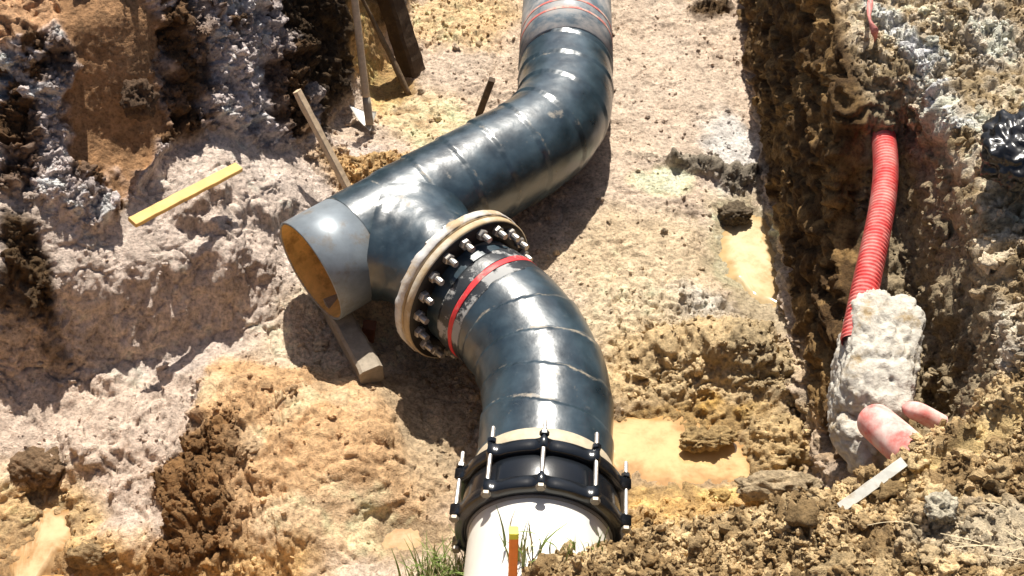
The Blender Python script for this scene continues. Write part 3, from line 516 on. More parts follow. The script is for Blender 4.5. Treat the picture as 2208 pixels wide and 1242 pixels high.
# ------------------------------------------------------------------ loose crumbs and clods lying on the ground
def ico(sub):
    import bmesh
    bm = bmesh.new(); bmesh.ops.create_icosphere(bm, subdivisions=sub, radius=1); bm.verts.ensure_lookup_table()
    v = np.array([x.co[:] for x in bm.verts]); f = np.array([[q.index for q in p.verts] for p in bm.faces]); bm.free(); return v, f
IC0, IC1, IC2, IC3, IC5 = ico(1), ico(2), ico(3), ico(5), ico(6)
def scatter(name, idx, sizes, base, flat):
    v, f = base; k = len(idx); nv = len(v)
    ax = rng.normal(size=(k, 3, 3)); q, _ = np.linalg.qr(ax)
    sc = rng.uniform(.6, 1.25, (k, 3)); sc[:, 2] *= .8
    if nv > 100:
        lib = []
        for q_ in range(16):
            o_ = 40. + 7 * q_; e = fbm(v, 1.1, 2, .5, o_) * .9; e = e + .34 * (smooth(-.08, .08, fbm(v, 1.5, 2, .45, o_ + 3)) - .5) + .16 * (smooth(-.1, .1, fbm(v, 3.2, 2, .5, o_ + 5)) - .5) + .14 * fbm(v, 5., 2, .5, o_)
            lib.append(1 + np.clip(e, -.6, .6))
        jit = np.array(lib)[rng.integers(0, 16, k)][..., None]
    else: jit = 1 + rng.uniform(-.42, .38, (k, nv, 1))
    Vv = np.einsum('kij,kvj->kvi', q, v[None] * jit * sc[:, None]) * sizes[:, None, None]
    Vv += (G[idx] + Gn[idx] * (sizes * .25)[:, None])[:, None]
    F = (f[None] + (np.arange(k) * nv)[:, None, None]).reshape(-1, 3)
    cc = np.clip(colr[idx] * rng.uniform(.72, 1.3, (k, 1)), .01, .8); cc = np.repeat(cc, nv, 0)
    me = mesh_arr(name, Vv.reshape(-1, 3), F, not flat, cc, {'Wet': np.zeros(len(cc))})
    return tag(link(name, me, SOIL), kind='stuff')
vis = (Y > 1.9) & (Y < 8.8) & (X > -2.6) & (X < 2.4) & (wet < .3)
slabm = np.maximum(slab, 0); vis &= slabm < .5
cand = np.where(vis)[0]; pw = (crumb[cand] ** 1.8 + .008) * (Gn[cand, 2] > .08) * (.25 + patch[cand]) * (1 + 2.2 * near[cand] + 1.0 * left[cand] + .8 * bank[cand]) ; pw /= pw.sum()
ix = rng.choice(cand, 34000, replace=False, p=pw); scatter('soil_crumbs', ix, np.exp(rng.normal(-5.0, .42, len(ix))), IC0, True)
ix = rng.choice(cand, 3400, replace=False, p=pw); scatter('soil_lumps', ix, np.exp(rng.normal(-4.55, .25, len(ix))), IC1, True)
ix = rng.choice(cand, 1300, replace=False, p=pw); scatter('soil_clods', ix, np.exp(rng.normal(-3.95, .32, len(ix))), IC2, False)

# ------------------------------------------------------------------ the pipeline
R0, ZA = .25, .45
r_ = V3(math.cos(math.radians(43)), math.sin(math.radians(43)), 0); b_ = V3(r_[1], -r_[0], 0)
E_ = V3(-.903, 3.576, ZA)
t_ = 0.446; Tj = E_ + r_ * t_; BR = .543; Fc = Tj + b_ * BR                 # Fc: joint face between the two flanges

def meet(p, d, q, e):
    k = np.linalg.solve(np.array([[d[0], -e[0]], [d[1], -e[1]]]), (q - p)[:2]); return p + d * k[0]
Ud = unit(V3(.0462, .9989, 0)); Ld = unit(V3(-.0748, -.9972, 0))
cornerU = meet(E_, r_, V3(.298, 5.216, ZA), Ud); farU = cornerU + Ud * 5.3
lead = resample(np.vstack([bend(E_ + r_ * .235, cornerU, farU, .74)]), .011)
def wrap_radius(pitch, lo, hi, seed=0., amp=.0060):
    def f(s, th):
        ph = (s + th / (2 * np.pi) * pitch + .02 * np.sin(2 * th + seed)) / pitch; fr = ph - np.floor(ph)
        w = smooth(lo, lo + .05, s) * smooth(hi, hi - .05, s)
        pts = np.stack([s.ravel() * 6, np.cos(th).ravel() * 1.6, np.sin(th).ravel() * 1.6], 1) + seed
        nz = perlin(pts).reshape(s.shape); nz2 = perlin(pts * 3.1 + 9).reshape(s.shape)
        return R0 + .003 + w * amp * (1 - fr) * 1.4 + .0022 * nz + .0012 * nz2
    return f
def mud_mask(s, th, pitch, seam=.5, top=.0, base=.0, seed=0.):
    ph = (s + th / (2 * np.pi) * pitch + .02 * np.sin(2 * th + seed)) / pitch; fr = ph - np.floor(ph)
    pts = np.stack([s * 5, np.cos(th) * 1.4, np.sin(th) * 1.4], 1) + seed
    nz = fbm(pts, 1., 4, .6); nz2 = fbm(pts * np.array([2.5, .6, .6]), 1., 3, .5, 4.)
    line = np.maximum(1 - smooth(0, .10, fr), smooth(.93, 1, fr)) * smooth(-.25, .25, nz2 + .1)
    lowside = smooth(-.2, -.9, np.cos(th)) * .5
    return np.clip(base + seam * line + .40 * smooth(.22, .6, nz) + top * smooth(.5, .95, np.cos(th)) * smooth(-.1, .3, nz2) + lowside, 0, 1)
tee = thing('tee_pipe', (Tj[0], Tj[1], ZA - R0), 'long black wrapped pipe with open end, side branch and bend to the pit end', 'pipe')
Xv, Fv, s_, th_ = sweep(lead, wrap_radius(.21, .25, 2.2, 1.), 120)
mud = mud_mask(s_, th_, .21, .38, .12, 0., 2.) + .75 * smooth(1.85, 2.25, s_) * (.75 + .4 * fbm(Xv, 3, 3))
part('pipe_body', Xv, Fv, WRAP, tee, True, attrs={'Mud': np.clip(mud, 0, 1)})
# bare steel end: hollow, with a wall thickness
Pv, Fv = lathe([(0, R0 - .006), (.004, R0), (.12, R0 + .001), (.24, R0 + .0005), (.24, R0 - .012), (.004, R0 - .012)], r_, E_, 96)
def mitre(Pv):
    w = Pv - E_; a_ = w @ r_; t = w @ b_; return Pv - np.outer((t * .075 + w[:, 2] * .085) * (1 - smooth(.0, .22, a_)), r_)
part('bare_end', mitre(Pv), Fv, STEEL, tee)
Pv, Fv = lathe([(.002, R0 - .0115), (.10, R0 - .020), (.45, R0 - .022), (.9, R0 - .022), (.92, .001)], r_, E_, 80, False)
part('lining', mitre(Pv), Fv[:, ::-1], LINING, tee)
# branch with a flared saddle
nth = 120; th = np.linspace(0, 2 * np.pi, nth, endpoint=False); sidev = np.cross(b_, [0, 0, 1])
rows = []; sgrid = np.linspace(0, 1, 40)
lat = R0 * np.sin(th); hgt = R0 * np.cos(th); s0 = np.sqrt(np.maximum(R0 ** 2 - hgt ** 2, 0)) * .96
for q in sgrid:
    s = s0 + (BR - .045 - s0) * q; fl = R0 + .004 + .055 * np.exp(-(s - s0) / .05) * (.25 + .75 * np.abs(np.sin(th)) ** .7)
    rows.append(Tj + b_ * s[:, None] + (np.sin(th) * fl)[:, None] * sidev + np.minimum(fl * np.cos(th), R0 + .012)[:, None] * V3(0, 0, 1))
Xb = np.vstack(rows); nzb = fbm(Xb, 9, 4, .6, 8.); Xb = Xb + (Xb - (Tj + np.outer((Xb - Tj) @ b_, b_))) * (.022 * nzb)[:, None]
part('branch', Xb, grid_faces(40, nth, True)[:, ::-1], WRAP, tee, True, attrs={'Mud': np.clip(.5 * smooth(.2, .6, fbm(Xb, 5, 4, .6, 1.)), 0, 1)})
def flange(root, o, ax, mat_rim, ro=.352, th_=.038, notch=False):
    Pv, Fv = lathe([(0, .20), (0, ro - .006), (.006, ro), (th_ - .006, ro), (th_ - .001, ro - .006), (th_ - .001, .20)], ax, o, 120)
    return part('flange_ring', Pv, Fv, mat_rim, root)
flange(tee, Fc - b_ * .040, b_, FLANGE_RIM)
# ragged tape edge folded over the back of the flange
tt = np.linspace(0, 2 * np.pi, 160, endpoint=False); sd_ = np.cross(b_, [0, 0, 1]); ring = np.cos(tt)[:, None] * V3(0, 0, 1) + np.sin(tt)[:, None] * sd_
rg = .007 * perlin(np.stack([np.cos(tt) * 6, np.sin(tt) * 6, tt * 0], 1)); prof = [(-.050, .335), (-.048, .355), (-.010, .3562), (-.008, .352)]
Pv = np.vstack([Fc + b_ * (a + (rg * 1.2)[:, None] * (k < 2)) + ring * (r + np.abs(rg)[:, None] * 1.2) for k, (a, r) in enumerate(prof)])
part('flange_tape', Pv, grid_faces(4, 160, True), simple('pale_flange_tape', (.58, .56, .53), .5, 0, .2, 24, .3, .4, stain=(.42, .31, .19), stain_amt=(.44, .6), stain_scale=7), tee)
# chalked marks on the bare end
def on_pipe(s, phi): return E_ + r_ * s + (R0 + .0022) * (math.cos(phi) * V3(0, 0, 1) + math.sin(phi) * b_)
strokes = [[(.165, 1.22), (.166, 1.36)], [(.155, 1.38), (.185, 1.385)], [(.178, 1.24), (.190, 1.22), (.186, 1.29), (.180, 1.31), (.196, 1.34)], [(.203, 1.20), (.212, 1.19), (.210, 1.33), (.228, 1.31)], [(.196, 1.37), (.225, 1.345)]]
mv, mf = [], []
for st in strokes:
    for (a, c) in zip(st[:-1], st[1:]):
        p, q = on_pipe(*a), on_pipe(*c); nn_ = unit((p + q) / 2 - (E_ + r_ * ((a[0] + c[0]) / 2))); sd = np.cross(unit(q - p), nn_) * .0022
        k = len(mv); mv += [p - sd, p + sd, q + sd, q - sd]; mf.append((k, k + 1, k + 2, k + 3))
part('chalk_mark', np.array(mv), np.array(mf), CHALK, tee, False)
# pale dusty bands and red stripe on the far length
def band(root, path, s0, s1, r, mat, name, nth=96):
    s = np.concatenate([[0], np.cumsum(np.linalg.norm(np.diff(path, axis=0), axis=1))]); q = np.linspace(s0, s1, 8)
    Pp = np.stack([np.interp(q, s, path[:, k]) for k in range(3)], 1); Pp = np.vstack([Pp[:1] - 1e-4 * (Pp[1] - Pp[0]), Pp, Pp[-1:] + 1e-4 * (Pp[-1] - Pp[-2])])
    rad = lambda S_, T_: r + .0012 * np.sin(T_ * 7 + S_ * 50) - .012 * ((np.arange(10) == 0) | (np.arange(10) == 9))[:, None]
    X_, F_, _, _ = sweep(Pp, rad, nth); return part(name, X_, F_, mat, root)
sl_ = np.concatenate([[0], np.cumsum(np.linalg.norm(np.diff(lead, axis=0), axis=1))])
def s_at(py): return float(np.interp(at(1225, py, ZA + R0)[1], lead[:, 1], sl_))
PALEWRAP = simple('pale_dusty_wrap', (.13, .17, .20), .38, 0, .3, 9, .12, .6, stain=(.44, .40, .37), stain_amt=(.40, .66), stain_scale=7)
band(tee, lead, s_at(62), s_at(62) + 2.6, R0 + .0135, PALEWRAP, 'pale_wrap')
for y_ in (22, 4): band(tee, lead, s_at(y_), s_at(y_) + .022, R0 + .0155, REDSTRIPE, 'red_stripe')

# --- elbow
cornerL = meet(Fc, b_, V3(.138, 2.744, ZA), Ld)
Cm = V3(.104, 2.285, ZA); endL = Cm - Ld * .02
elb = thing('elbow_pipe', (cornerL[0], cornerL[1], ZA - R0), 'black wrapped elbow with red band, bolted between the side branch and the black coupling', 'pipe')
pe = resample(bend(Fc + b_ * .03, cornerL, endL, .80), .009)
Xv, Fv, s_, th_ = sweep(pe, wrap_radius(.185, .20, 2.0, 5., .0065), 128)
band_w = smooth(.10, .13, s_) * smooth(.235, .22, s_)
part('pipe_body', Xv, Fv, WRAP, elb, True, attrs={'Mud': np.clip(mud_mask(s_, th_, .185, .62, .1, .02, 6.), 0, 1)})
flange(elb, Fc + b_ * .001, b_, FLANGE_RIM)
Pv, Fv = lathe([(.037, .24), (.037, .345), (.0405, .345), (.0415, .30), (.0415, .24)], b_, Fc, 100); part('flange_face', Pv, Fv, FLANGE_FACE, elb)
band(elb, pe, .085, .155, R0 + .0085, GREYTAPE, 'tape_band'); band(elb, pe, .154, .184, R0 + .0105, REDBAND, 'red_band')
band(elb, pe, .185, .245, R0 + .0085, GREYTAPE, 'tape_band')
def hexnut(r, h, nseg=6):
    th = np.linspace(0, 2 * np.pi, nseg, endpoint=False); P_ = []
    for z, k in ((0, 1.), (h * .85, 1.), (h, .86)): P_ += [(r * k * math.cos(a), r * k * math.sin(a), z) for a in th]
    P_.append((0, 0, h)); F_ = grid_faces(3, nseg, True).tolist() + [[2 * nseg + k, 2 * nseg + (k + 1) % nseg, 3 * nseg] for k in range(nseg)]; return P_, F_
def pydata(name, P_, F_, mat):
    me = bpy.data.meshes.new(name); me.from_pydata([tuple(p) for p in P_], [], [tuple(f) for f in F_]); me.update(); me.materials.append(mat); return me
def rod_data(r, z0, z1, nseg=12, ridges=0):
    th = np.linspace(0, 2 * np.pi, nseg, endpoint=False); zs = np.linspace(z0, z1, 2 + ridges); P_ = []
    for k, z in enumerate(zs):
        rr = r * (1 if k % 2 == 0 or not ridges else .88); P_ += [(rr * math.cos(a), rr * math.sin(a), z) for a in th]
    n_ = len(zs); P_ += [(0, 0, z0), (0, 0, z1)]; q = n_ * nseg
    F_ = grid_faces(n_, nseg, True).tolist() + [[q, (k + 1) % nseg, k] for k in range(nseg)] + [[q + 1, (n_ - 1) * nseg + k, (n_ - 1) * nseg + (k + 1) % nseg] for k in range(nseg)]; return P_, F_
stud_me = pydata('bolt', *rod_data(.016, -.08, .060, 10, 6), ZINC); nut_me = pydata('nut', *hexnut(.0255, .023), ZINC)
rotb = Vector(b_).to_track_quat('Z', 'Y').to_euler(); zero = Vector((0, 0, 0))
for k in range(20):
    a = 2 * math.pi * (k + .35) / 20; p = Fc + b_ * .041 + .305 * (math.cos(a) * V3(0, 0, 1) + math.sin(a) * np.cross(b_, [0, 0, 1]))
    o = link('bolt', stud_me, None, elb, tuple(p - np.array(elb.location))); o.rotation_euler = rotb
    nn_ = link('nut', nut_me, None, o); nn_.rotation_euler = (0, 0, .3 * k)
    hb = link('nut', nut_me, None, o, (0, 0, -.118)); hb.rotation_euler = (0, 0, .2 * k)

# --- coupling
# Cm:                                    # middle of the sleeve
cou = thing('pipe_coupling', (Cm[0], Cm[1], ZA - .31), 'glossy black bolted sleeve coupling joining the black elbow to the white pipe', 'coupling')
sleeve = [(-.085, .262), (-.085, .276), (-.06, .284), (-.02, .288), (.02, .288), (.06, .284), (.085, .276), (.085, .262)]
Pv, Fv = lathe(sleeve, Ld, Cm, 96); part('sleeve', Pv, Fv, DUCTILE, cou)
Pv, Fv = lathe([(-.20, .2545), (-.198, .262), (-.16, .268), (-.10, .270), (-.10, .2545)], Ld, Cm, 96); part('collar', Pv, Fv, BEIGE, cou)
Pv, Fv = lathe([(.078, .2535), (.078, .262), (.100, .259), (.100, .2535)], Ld, Cm, 96); part('gasket', Pv, Fv, RUBBER, cou)
for a0, sg in ((-.118, 1), (.090, -1)):
    prof = [(a0, .256), (a0 - sg * .004, .276), (a0, .300), (a0 + sg * .006, .305), (a0 + sg * .046, .305), (a0 + sg * .052, .298), (a0 + sg * .052, .262)]
    if sg < 0: prof = prof[::-1]
    Pv, Fv = lathe(prof, Ld, Cm, 120)
    w = (Pv - Cm); ax_ = w @ Ld; rad = w - np.outer(ax_, Ld); rr = np.linalg.norm(rad, axis=1); ang = np.arctan2(rad @ np.cross(Ld, [0, 0, 1]), rad[:, 2])
    lug = np.exp(-(((ang / (2 * np.pi) * 10 + .5) % 1 - .5) / .065) ** 2); k = np.where(rr > .285, 1 + .10 * lug, 1)
    Pv = Cm + np.outer(ax_, Ld) + rad * k[:, None]; part('end_ring', Pv, Fv, DUCTILE, cou)
trod = pydata('tie_rod', *rod_data(.0078, -.19, .096, 10), ZINC); tnut = pydata('nut', *hexnut(.0175, .017), DUCTILE); thead = pydata('bolt_head', *hexnut(.0175, .014), simple('dull_bolt_head', (.22, .19, .15), .5, .5, .3, 60, .1))
rotl = Vector(Ld).to_track_quat('Z', 'Y').to_euler()
for k in range(10):
    a = 2 * math.pi * k / 10; p = Cm + .316 * (math.cos(a) * V3(0, 0, 1) + math.sin(a) * np.cross(Ld, [0, 0, 1]))
    o = link('tie_rod', trod, None, cou, tuple(p - np.array(cou.location))); o.rotation_euler = rotl
    q = link('nut', tnut, None, o, (0, 0, -.136)); q.rotation_euler = (0, 0, .5 * k)
    link('bolt_head', thead, None, o, (0, 0, .093))
# --- white pipe
wp = thing('white_pipe', (Cm[0], Cm[1] - .4, ZA - R0), 'white coated pipe leaving the black coupling and buried under the near bank', 'pipe')
pw_ = resample(np.array([Cm - Ld * .02, Cm + Ld * 1.6]), .02)
Xv, Fv, s_, th_ = sweep(pw_, lambda s, t: R0 + .002 + .0006 * np.sin(9 * s) + 0 * t, 96); part('pipe_body', Xv, Fv, WHITE, wp)

# ------------------------------------------------------------------ timbers, sticks and tools
tim = thing('support_timber', at(800, 845, .06), 'short squared grey timber lying under the open end of the black pipe', 'timber')
ta, tb = at(735, 690, .16), at(802, 812, .14)
beam_obj('beam', ta + (ta - tb) * .3, tb, .105, .11, GREYWOOD, root=tim, segs=14, wob=.006)
beam_obj('wooden_peg', at(792, 735, .02), at(797, 700, .17), .06, .05, simple('reddish_wood', (.20, .075, .035), .8, 0, .3, 25, .3), 'short reddish wooden block in the shade behind the support timber', 'timber', up=(0, 1, 0), segs=6, wob=.004)
a, b = on_ground(300, 470, .6), on_ground(510, 365, .6); zt = max(ground_z(*lerp(a, b, k)[:2]) for k in np.linspace(.1, 1, 12)) + .012; a, b = at(285, 480, zt + .07), at(515, 360, zt + .015)
beam_obj('yellow_plank', a, b, .052, .022, YELLOW, 'yellow wooden plank lying across the grey clay bench', 'plank', up=(0, -.35, 1), segs=24, wob=.0022, bev=.10)
beam_obj('wooden_stick', at(762, 428, .27), at(640, 196, .80), .042, .03, PALEWOOD, 'pale square wooden stick leaning behind the black pipe near its open end', 'stick', up=(.9, -.35, .5), segs=14, wob=.003)
beam_obj('wooden_stake', at(1022, 275, .10), at(1061, 172, .48), .036, .032, DARKWOOD, 'short dark wooden stake standing behind the bend of the black pipe', 'stake', up=(0, -1, .2), segs=10, wob=.003)
beam_obj('timber_prop', at(892, 160, .17), at(806, -120, .90), .115, .13, DARKWOOD, 'thick dark wooden prop leaning against the dark soil wall', 'timber', up=(.8, -.6, .3), segs=18, wob=.008)
def rod_along(name, pts, r0, r1, mat, root=None, nth=12, noisy=.0, label=None, cat=None):
    Pp = resample(np.array(pts), .03); L = np.linspace(0, 1, len(Pp))[:, None]
    rad = lambda S_, T_: lerp(r0, r1, L) + noisy * perlin(np.stack([S_.ravel() * 14, np.cos(T_).ravel(), np.sin(T_).ravel()], 1)).reshape(S_.shape)
    X_, F_, _, _ = sweep(Pp, rad, nth, (0, -1, .3))
    n0 = len(X_); X_ = np.vstack([X_, Pp[:1], Pp[-1:]]); k = np.arange(nth); m = n0 - nth
    me_f = [tuple(f) for f in F_] + [(n0, int((q + 1) % nth), int(q)) for q in k] + [(n0 + 1, int(m + q), int(m + (q + 1) % nth)) for q in k]
    base = np.array(root.location) if root is not None else X_[X_[:, 2].argmin()].copy()
    me = tri_fix(name, X_ - base, me_f); me.polygons.foreach_set('use_smooth', np.full(len(me.polygons), True))
    o = link(name, me, mat, root, None if root is not None else tuple(base)); 
    if label: tag(o, label, cat)
    return o
rod_along('digging_rod', [at(882, 207, .15), at(842, 120, .36), at(775, -15, .72)], .021, .009, MUDDYROD, noisy=.006, label='thin steel rod caked in mud at its foot, leaning beside the dark prop', cat='rod')
sb_ = at(796, 262, .30); st_ = at(760, -40, .98)
shv = thing('shovel', at(795, 280, .18), 'shovel with long wooden handle standing with its pale steel blade in the mud', 'shovel')
rod_along('handle', [lerp(sb_, st_, .17), st_], .021, .019, PALEWOOD, shv, noisy=.002)
rod_along('socket', [lerp(sb_, st_, -.02), lerp(sb_, st_, .18)], .024, .0215, GREYWOOD, shv, noisy=.002)
zg = on_ground(790, 262, .3)[2]; pA, pB, pC, pD = at(752, 226, zg + .06), at(812, 240, zg + .07), at(798, 282, zg + .03), at(772, 258, zg + .05)
u_, v_ = np.meshgrid(np.linspace(0, 1, 9), np.linspace(0, 1, 9), indexing='ij')
bl = (pA * (1 - u_[..., None]) + pB * u_[..., None]) * (1 - v_[..., None]) + (pD * (1 - u_[..., None]) + pC * u_[..., None]) * v_[..., None]
nb_ = unit(np.cross(pB - pA, pC - pA)); nb_ = nb_ if nb_[2] > 0 else -nb_; bl = bl - (.02 * np.sin(np.pi * u_) * (1 - .6 * v_))[..., None] * nb_
top = bl.reshape(-1, 3); bot = top - nb_ * .004; ff = grid_faces(9, 9)
edge = [k for k in range(9)] + [k * 9 + 8 for k in range(1, 9)] + [72 + k for k in range(7, -1, -1)] + [k * 9 for k in range(7, 0, -1)]
rim = [(edge[k], edge[(k + 1) % len(edge)], edge[(k + 1) % len(edge)] + 81, edge[k] + 81) for k in range(len(edge))]
part('blade', np.vstack([top, bot]), np.vstack([ff, ff[:, ::-1] + 81, np.array(rim)]), BLADE, shv)
# painted peg on the near bank
pt = at(1108, 1143, Y=1.68); pb = V3(pt[0] - .012, 1.66, .35)
peg = thing('marker_peg', pb, 'orange survey peg with a yellow painted tip in front of the white pipe', 'peg')
pm = lerp(pb, pt, .972); beam_obj('peg_shaft', pb, pm, .026, .026, ORANGE, root=peg, up=(0, -1, 0), segs=8, wob=.001)
beam_obj('peg_tip', pm, pt, .026, .026, LIME, root=peg, up=(0, -1, 0), segs=4, wob=.001)

# ------------------------------------------------------------------ red conduit, concrete and stubs on the right
cpts = [at(1903, 283, 1.08), at(1915, 330, 1.08), at(1912, 400, 1.07), at(1893, 500, 1.06), at(1868, 610, 1.04), at(1848, 700, 1.01), at(1842, 740, 1.0)]
cc_ = resample(np.array(cpts), .08); cc_ = resample(blur(np.pad(cc_, ((6, 6), (0, 0)), mode='reflect', reflect_type='odd'), 2., 0)[6:-6], .0028)
con = thing('corrugated_conduit', cc_[len(cc_) // 2] - V3(0, 0, .05), 'red corrugated conduit hanging along the right trench wall above the concrete lump', 'conduit')
Xv, Fv, s_, th_ = sweep(cc_, lambda s, t: .047 + .0030 * np.sign(np.sin(2 * np.pi * s / .0185)) * np.abs(np.sin(2 * np.pi * s / .0185)) ** .5 + 0 * t, 40)
part('conduit_tube', Xv, Fv, REDPIPE, con)
fp = resample(np.array([cc_[0] - unit(cc_[20] - cc_[0]) * .06, cc_[12]]), .01)
Xv, Fv, _, _ = sweep(fp, lambda s, t: .041 + .004 * np.sin(3 * t + 1) + .004 * np.sin(5 * t), 32); part('torn_end', Xv, Fv, GREYTAPE, con)
def lump(name, center, size, mat, label, cat, axis=None, seed=0., rough=.05, sq=3.0, root=None, grp=None, fine=.014, cols=None, chips=.02, base=None):
    base = base or IC3; v = base[0].copy(); sph = v / (np.abs(v) ** sq).sum(1, keepdims=True) ** (1 / sq)
    sph = sph * (1 + rough * 3 * fbm(sph, 1.7, 4, .6, seed))[:, None]; Vv = sph * np.asarray(size) / 2
    wq = Vv + .015 * np.stack([fbm(Vv, 14, 3, .6, seed + k * 9) for k in range(3)], 1)
    dd = .6 * fine * fbm(Vv, 22, 4, .6, seed + 4)
    for fr, a in ((11, .7), (24, .4), (48, .25)): dd = dd + chips * a * (smooth(-.12, .12, fbm(wq, fr, 2, .45, seed + fr)) - .5)
    dd = dd - chips * .6 * smooth(.30, .40, fbm(wq, 15, 3, .55, seed + 77))
    Vv = Vv + v * dd[:, None]
    if axis is not None:
        t = unit(axis); sd = unit(np.cross(t, [0, 0, 1])); u = np.cross(sd, t); Vv = Vv[:, :1] * sd + Vv[:, 1:2] * t + Vv[:, 2:] * u
    Vv = Vv + np.asarray(center)
    if root is not None: return part(name, Vv, base[1], mat, root, True)
    c_ = None
    if cols is not None: c_ = np.clip(np.asarray(cols) * (1 + .35 * fbm(Vv, 18, 3, .6, seed))[:, None], .01, .8)
    return solo(name, Vv, base[1], mat, label, cat, True, c_, {'Wet': np.zeros(len(Vv))} if c_ is not None else None, grp)
ca, cb = at(1905, 655, 1.0), at(1875, 950, .86)
blk = thing('concrete_lump', lerp(ca, cb, .5) - V3(0, 0, .2), 'rough pale concrete lump cast round the end of the red conduit', 'concrete')
lump('upper_block', lerp(ca, cb, .45), (.25, .50, .26), CONC, None, None, cb - ca, 2., .035, 5., blk, fine=.014, chips=.013, base=IC5)
lump('side_block', at(1842, 810, .86), (.14, .44, .24), CONC, None, None, cb - ca, 5., .05, 4., blk, fine=.014, chips=.013, base=IC5)
lump('lower_lump', at(1858, 955, .84), (.15, .22, .15), CONC, None, None, V3(.4, -1, -.2), 8., .05, 3., blk, fine=.008, chips=.012)
sa, se = at(1868, 893, .98), at(1992, 1000, 1.06)
def stub(name, pts, r, mat, label):
    Pp = resample(np.array(pts), .008); n_ = len(Pp); cap = np.minimum(1, np.sqrt(np.clip(1 - (1 - np.arange(n_) / 6.) ** 2, .02, 1)) if True else 1); cap = np.where(np.arange(n_) < 6, cap, 1)
    X_, F_, _, _ = sweep(Pp, lambda s, t: r * cap[:, None] * (1 + .02 * np.sin(2 * t + s * 20)), 40); return solo(name, X_, F_, mat, label, 'pipe')
stub('red_pipe_stub', [sa, lerp(sa, se, .5), se], .062, PINKPIPE, 'thick dusty red pipe stub sticking out below the concrete lump into the near bank')
stub('red_pipe_stub', [at(1945, 876, 1.0), at(1985, 890, 1.0), at(2030, 915, .97)], .032, PINKPIPE, 'small red pipe end just showing right of the concrete lump')
a, b = at(1812, 1096, 1.04), at(1950, 996, 1.14)
beam_obj('white_board', a, b, .032, .014, WHITEBOARD, 'thin white board edge poking from the soil below the concrete lump', 'board', up=(-.3, -.5, 1), segs=8, wob=.002, bev=.05)
# black plastic and red tape on the bank
lump('plastic_bag', at(2205, 325, 1.55), (.26, .34, .20), BAG, 'crumpled black plastic sheet on the right bank at the frame edge', 'plastic', V3(.3, 1, 0), 3., .07, 2.2, fine=.05, chips=.012)
tp = resample(np.array([at(1876, -30, 1.46), at(1874, 20, 1.45), at(1871, 45, 1.44), at(1884, 75, 1.40), at(1886, 110, 1.30)]), .02); k = np.arange(len(tp))
wv = np.stack([.011 + .004 * np.sin(k * .9), .004 * np.cos(k * .7), .006 * np.sin(k * 1.3)], 1); tp = tp + V3(0, 0, .02)
Vt = np.concatenate([tp - wv, tp + wv, tp + wv - V3(0, 0, .002), tp - wv - V3(0, 0, .002)]); m = len(tp)
Ft = [(i + q * m, i + 1 + q * m, i + 1 + ((q + 1) % 4) * m, i + ((q + 1) % 4) * m) for i in range(m - 1) for q in range(4)]
solo('red_tape', Vt, np.array(Ft), simple('faded_red_tape', (.55, .20, .17), .6, 0, .2, 30, .1), 'faded red warning tape hanging over the top of the right trench wall', 'tape')

# ------------------------------------------------------------------ single clods one can point at
def clod(px, py, z, size, color, label, seed, axis=None, rough=.11, sq=2.6):
    c = at(px, py, z); return lump('soil_clod', c, size, SOIL, label, 'clod', axis, seed, rough, sq, cols=color, grp='big clods of soil', fine=.012)
clod(1585, 462, .10, (.17, .12, .10), V3(.15, .115, .075), 'dark crumbly clod lying in the pale wet mud beside the right trench wall', 1.)
clod(300, 215, 1.02, (.13, .16, .15), V3(.12, .075, .045), 'brown clod stuck on the smooth brown earth face at upper left', 2., V3(0, 1, .6))
clod(1680, 1050, .22, (.34, .10, .10), V3(.42, .33, .21), 'flat tongue shaped clod jutting toward the right trench wall near the puddle', 3., V3(0, 1, 0), .06)
clod(1525, 945, .05, (.22, .10, .07), V3(.40, .28, .13), 'muddy clod standing out of the right hand puddle', 4.)
clod(2105, 1095, 1.27, (.075, .06, .05), V3(.40, .31, .2), 'blocky clod on the near bank beside the dry straw', 5., None, .05, 4.)
clod(2030, 1100, 1.27, (.09, .08, .06), V3(.52, .47, .36), 'pale clod on the near bank left of the dry straw', 6., None, .08)
clod(205, 1190, .0, (.22, .11, .09), V3(.30, .21, .11), 'brown clod at the edge of the lower left puddle', 7., None, .09)
clod(80, 1010, .06, (.2, .16, .13), V3(.20, .13, .075), 'dark clod beside the narrow muddy trickle at lower left', 8.)

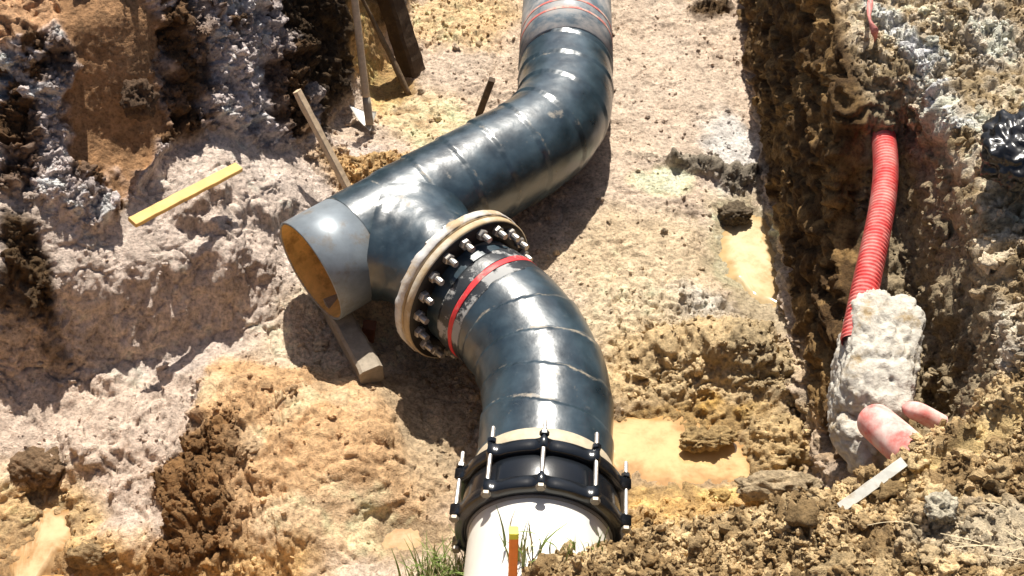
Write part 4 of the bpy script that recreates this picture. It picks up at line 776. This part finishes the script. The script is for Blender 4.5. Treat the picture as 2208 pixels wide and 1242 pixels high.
# ------------------------------------------------------------------ grass and straw
def blades(name, centers, count, hmin, hmax, wid, mat, flat=False, spread=.05):
    vv, ff = [], []
    for (c, k) in zip(centers, count):
        for _ in range(k):
            p = np.asarray(c) + V3(rng.normal(0, spread), rng.normal(0, spread * .8), 0); h = rng.uniform(hmin, hmax); a = rng.uniform(0, 2 * np.pi)
            lean = rng.uniform(.2, .9) if not flat else 3.; dv = V3(math.cos(a), math.sin(a), 0); sd = V3(-math.sin(a), math.cos(a), 0) * wid * rng.uniform(.6, 1.3)
            s0 = len(vv)
            for q in range(5):
                t = q / 4; c_ = p + V3(0, 0, h * t / (1 + .5 * lean * t)) + dv * h * lean * t * t * .6 if not flat else p + dv * h * (t - .5) + V3(0, 0, .012 + .02 * math.sin(3 * t + a)) 
                w = sd * (1 - t * .9 if not flat else 1); vv += [c_ - w, c_ + w]
            for q in range(4): ff.append((s0 + 2 * q, s0 + 2 * q + 1, s0 + 2 * q + 3, s0 + 2 * q + 2))
    return tag(link(name, mesh_arr(name, np.array(vv), np.array(ff)), mat), kind='stuff')
def gp(px, py, z): 
    p = at(px, py, z); p[2] = ground_z(p[0], p[1], -.3, 1.6) - .01; return p
tufts = [at(945, 1235, .15), at(990, 1225, .2), at(960, 1275, .2), at(1060, 1285, .4), at(1135, 1262, .5), at(915, 1265, .15)]
for t in tufts: t[2] = max(ground_z(t[0], t[1], -.2, .9) - .01, .1)
blades('grass', tufts, [60, 55, 60, 40, 20, 50], .10, .26, .005, GRASS, spread=.045)
blades('dry_grass', tufts, [30, 26, 34, 30, 12, 30], .08, .22, .004, STRAW, spread=.05)
gx = [gp(1235, 1160, .85), gp(1290, 1170, .85)]; blades('grass_sprigs', gx, [16, 12], .04, .08, .003, GRASS, spread=.02)
strw = [gp(2090, 1150, 1.28), gp(2130, 1200, 1.28), gp(2180, 1180, 1.3), gp(2050, 1225, 1.25), gp(2180, 1235, 1.3), gp(2120, 1100, 1.3), gp(2000, 1180, 1.2)]
blades('dry_straw', strw, [2, 2, 3, 2, 3, 2, 1], .05, .22, .0013, STRAW, True, .05)
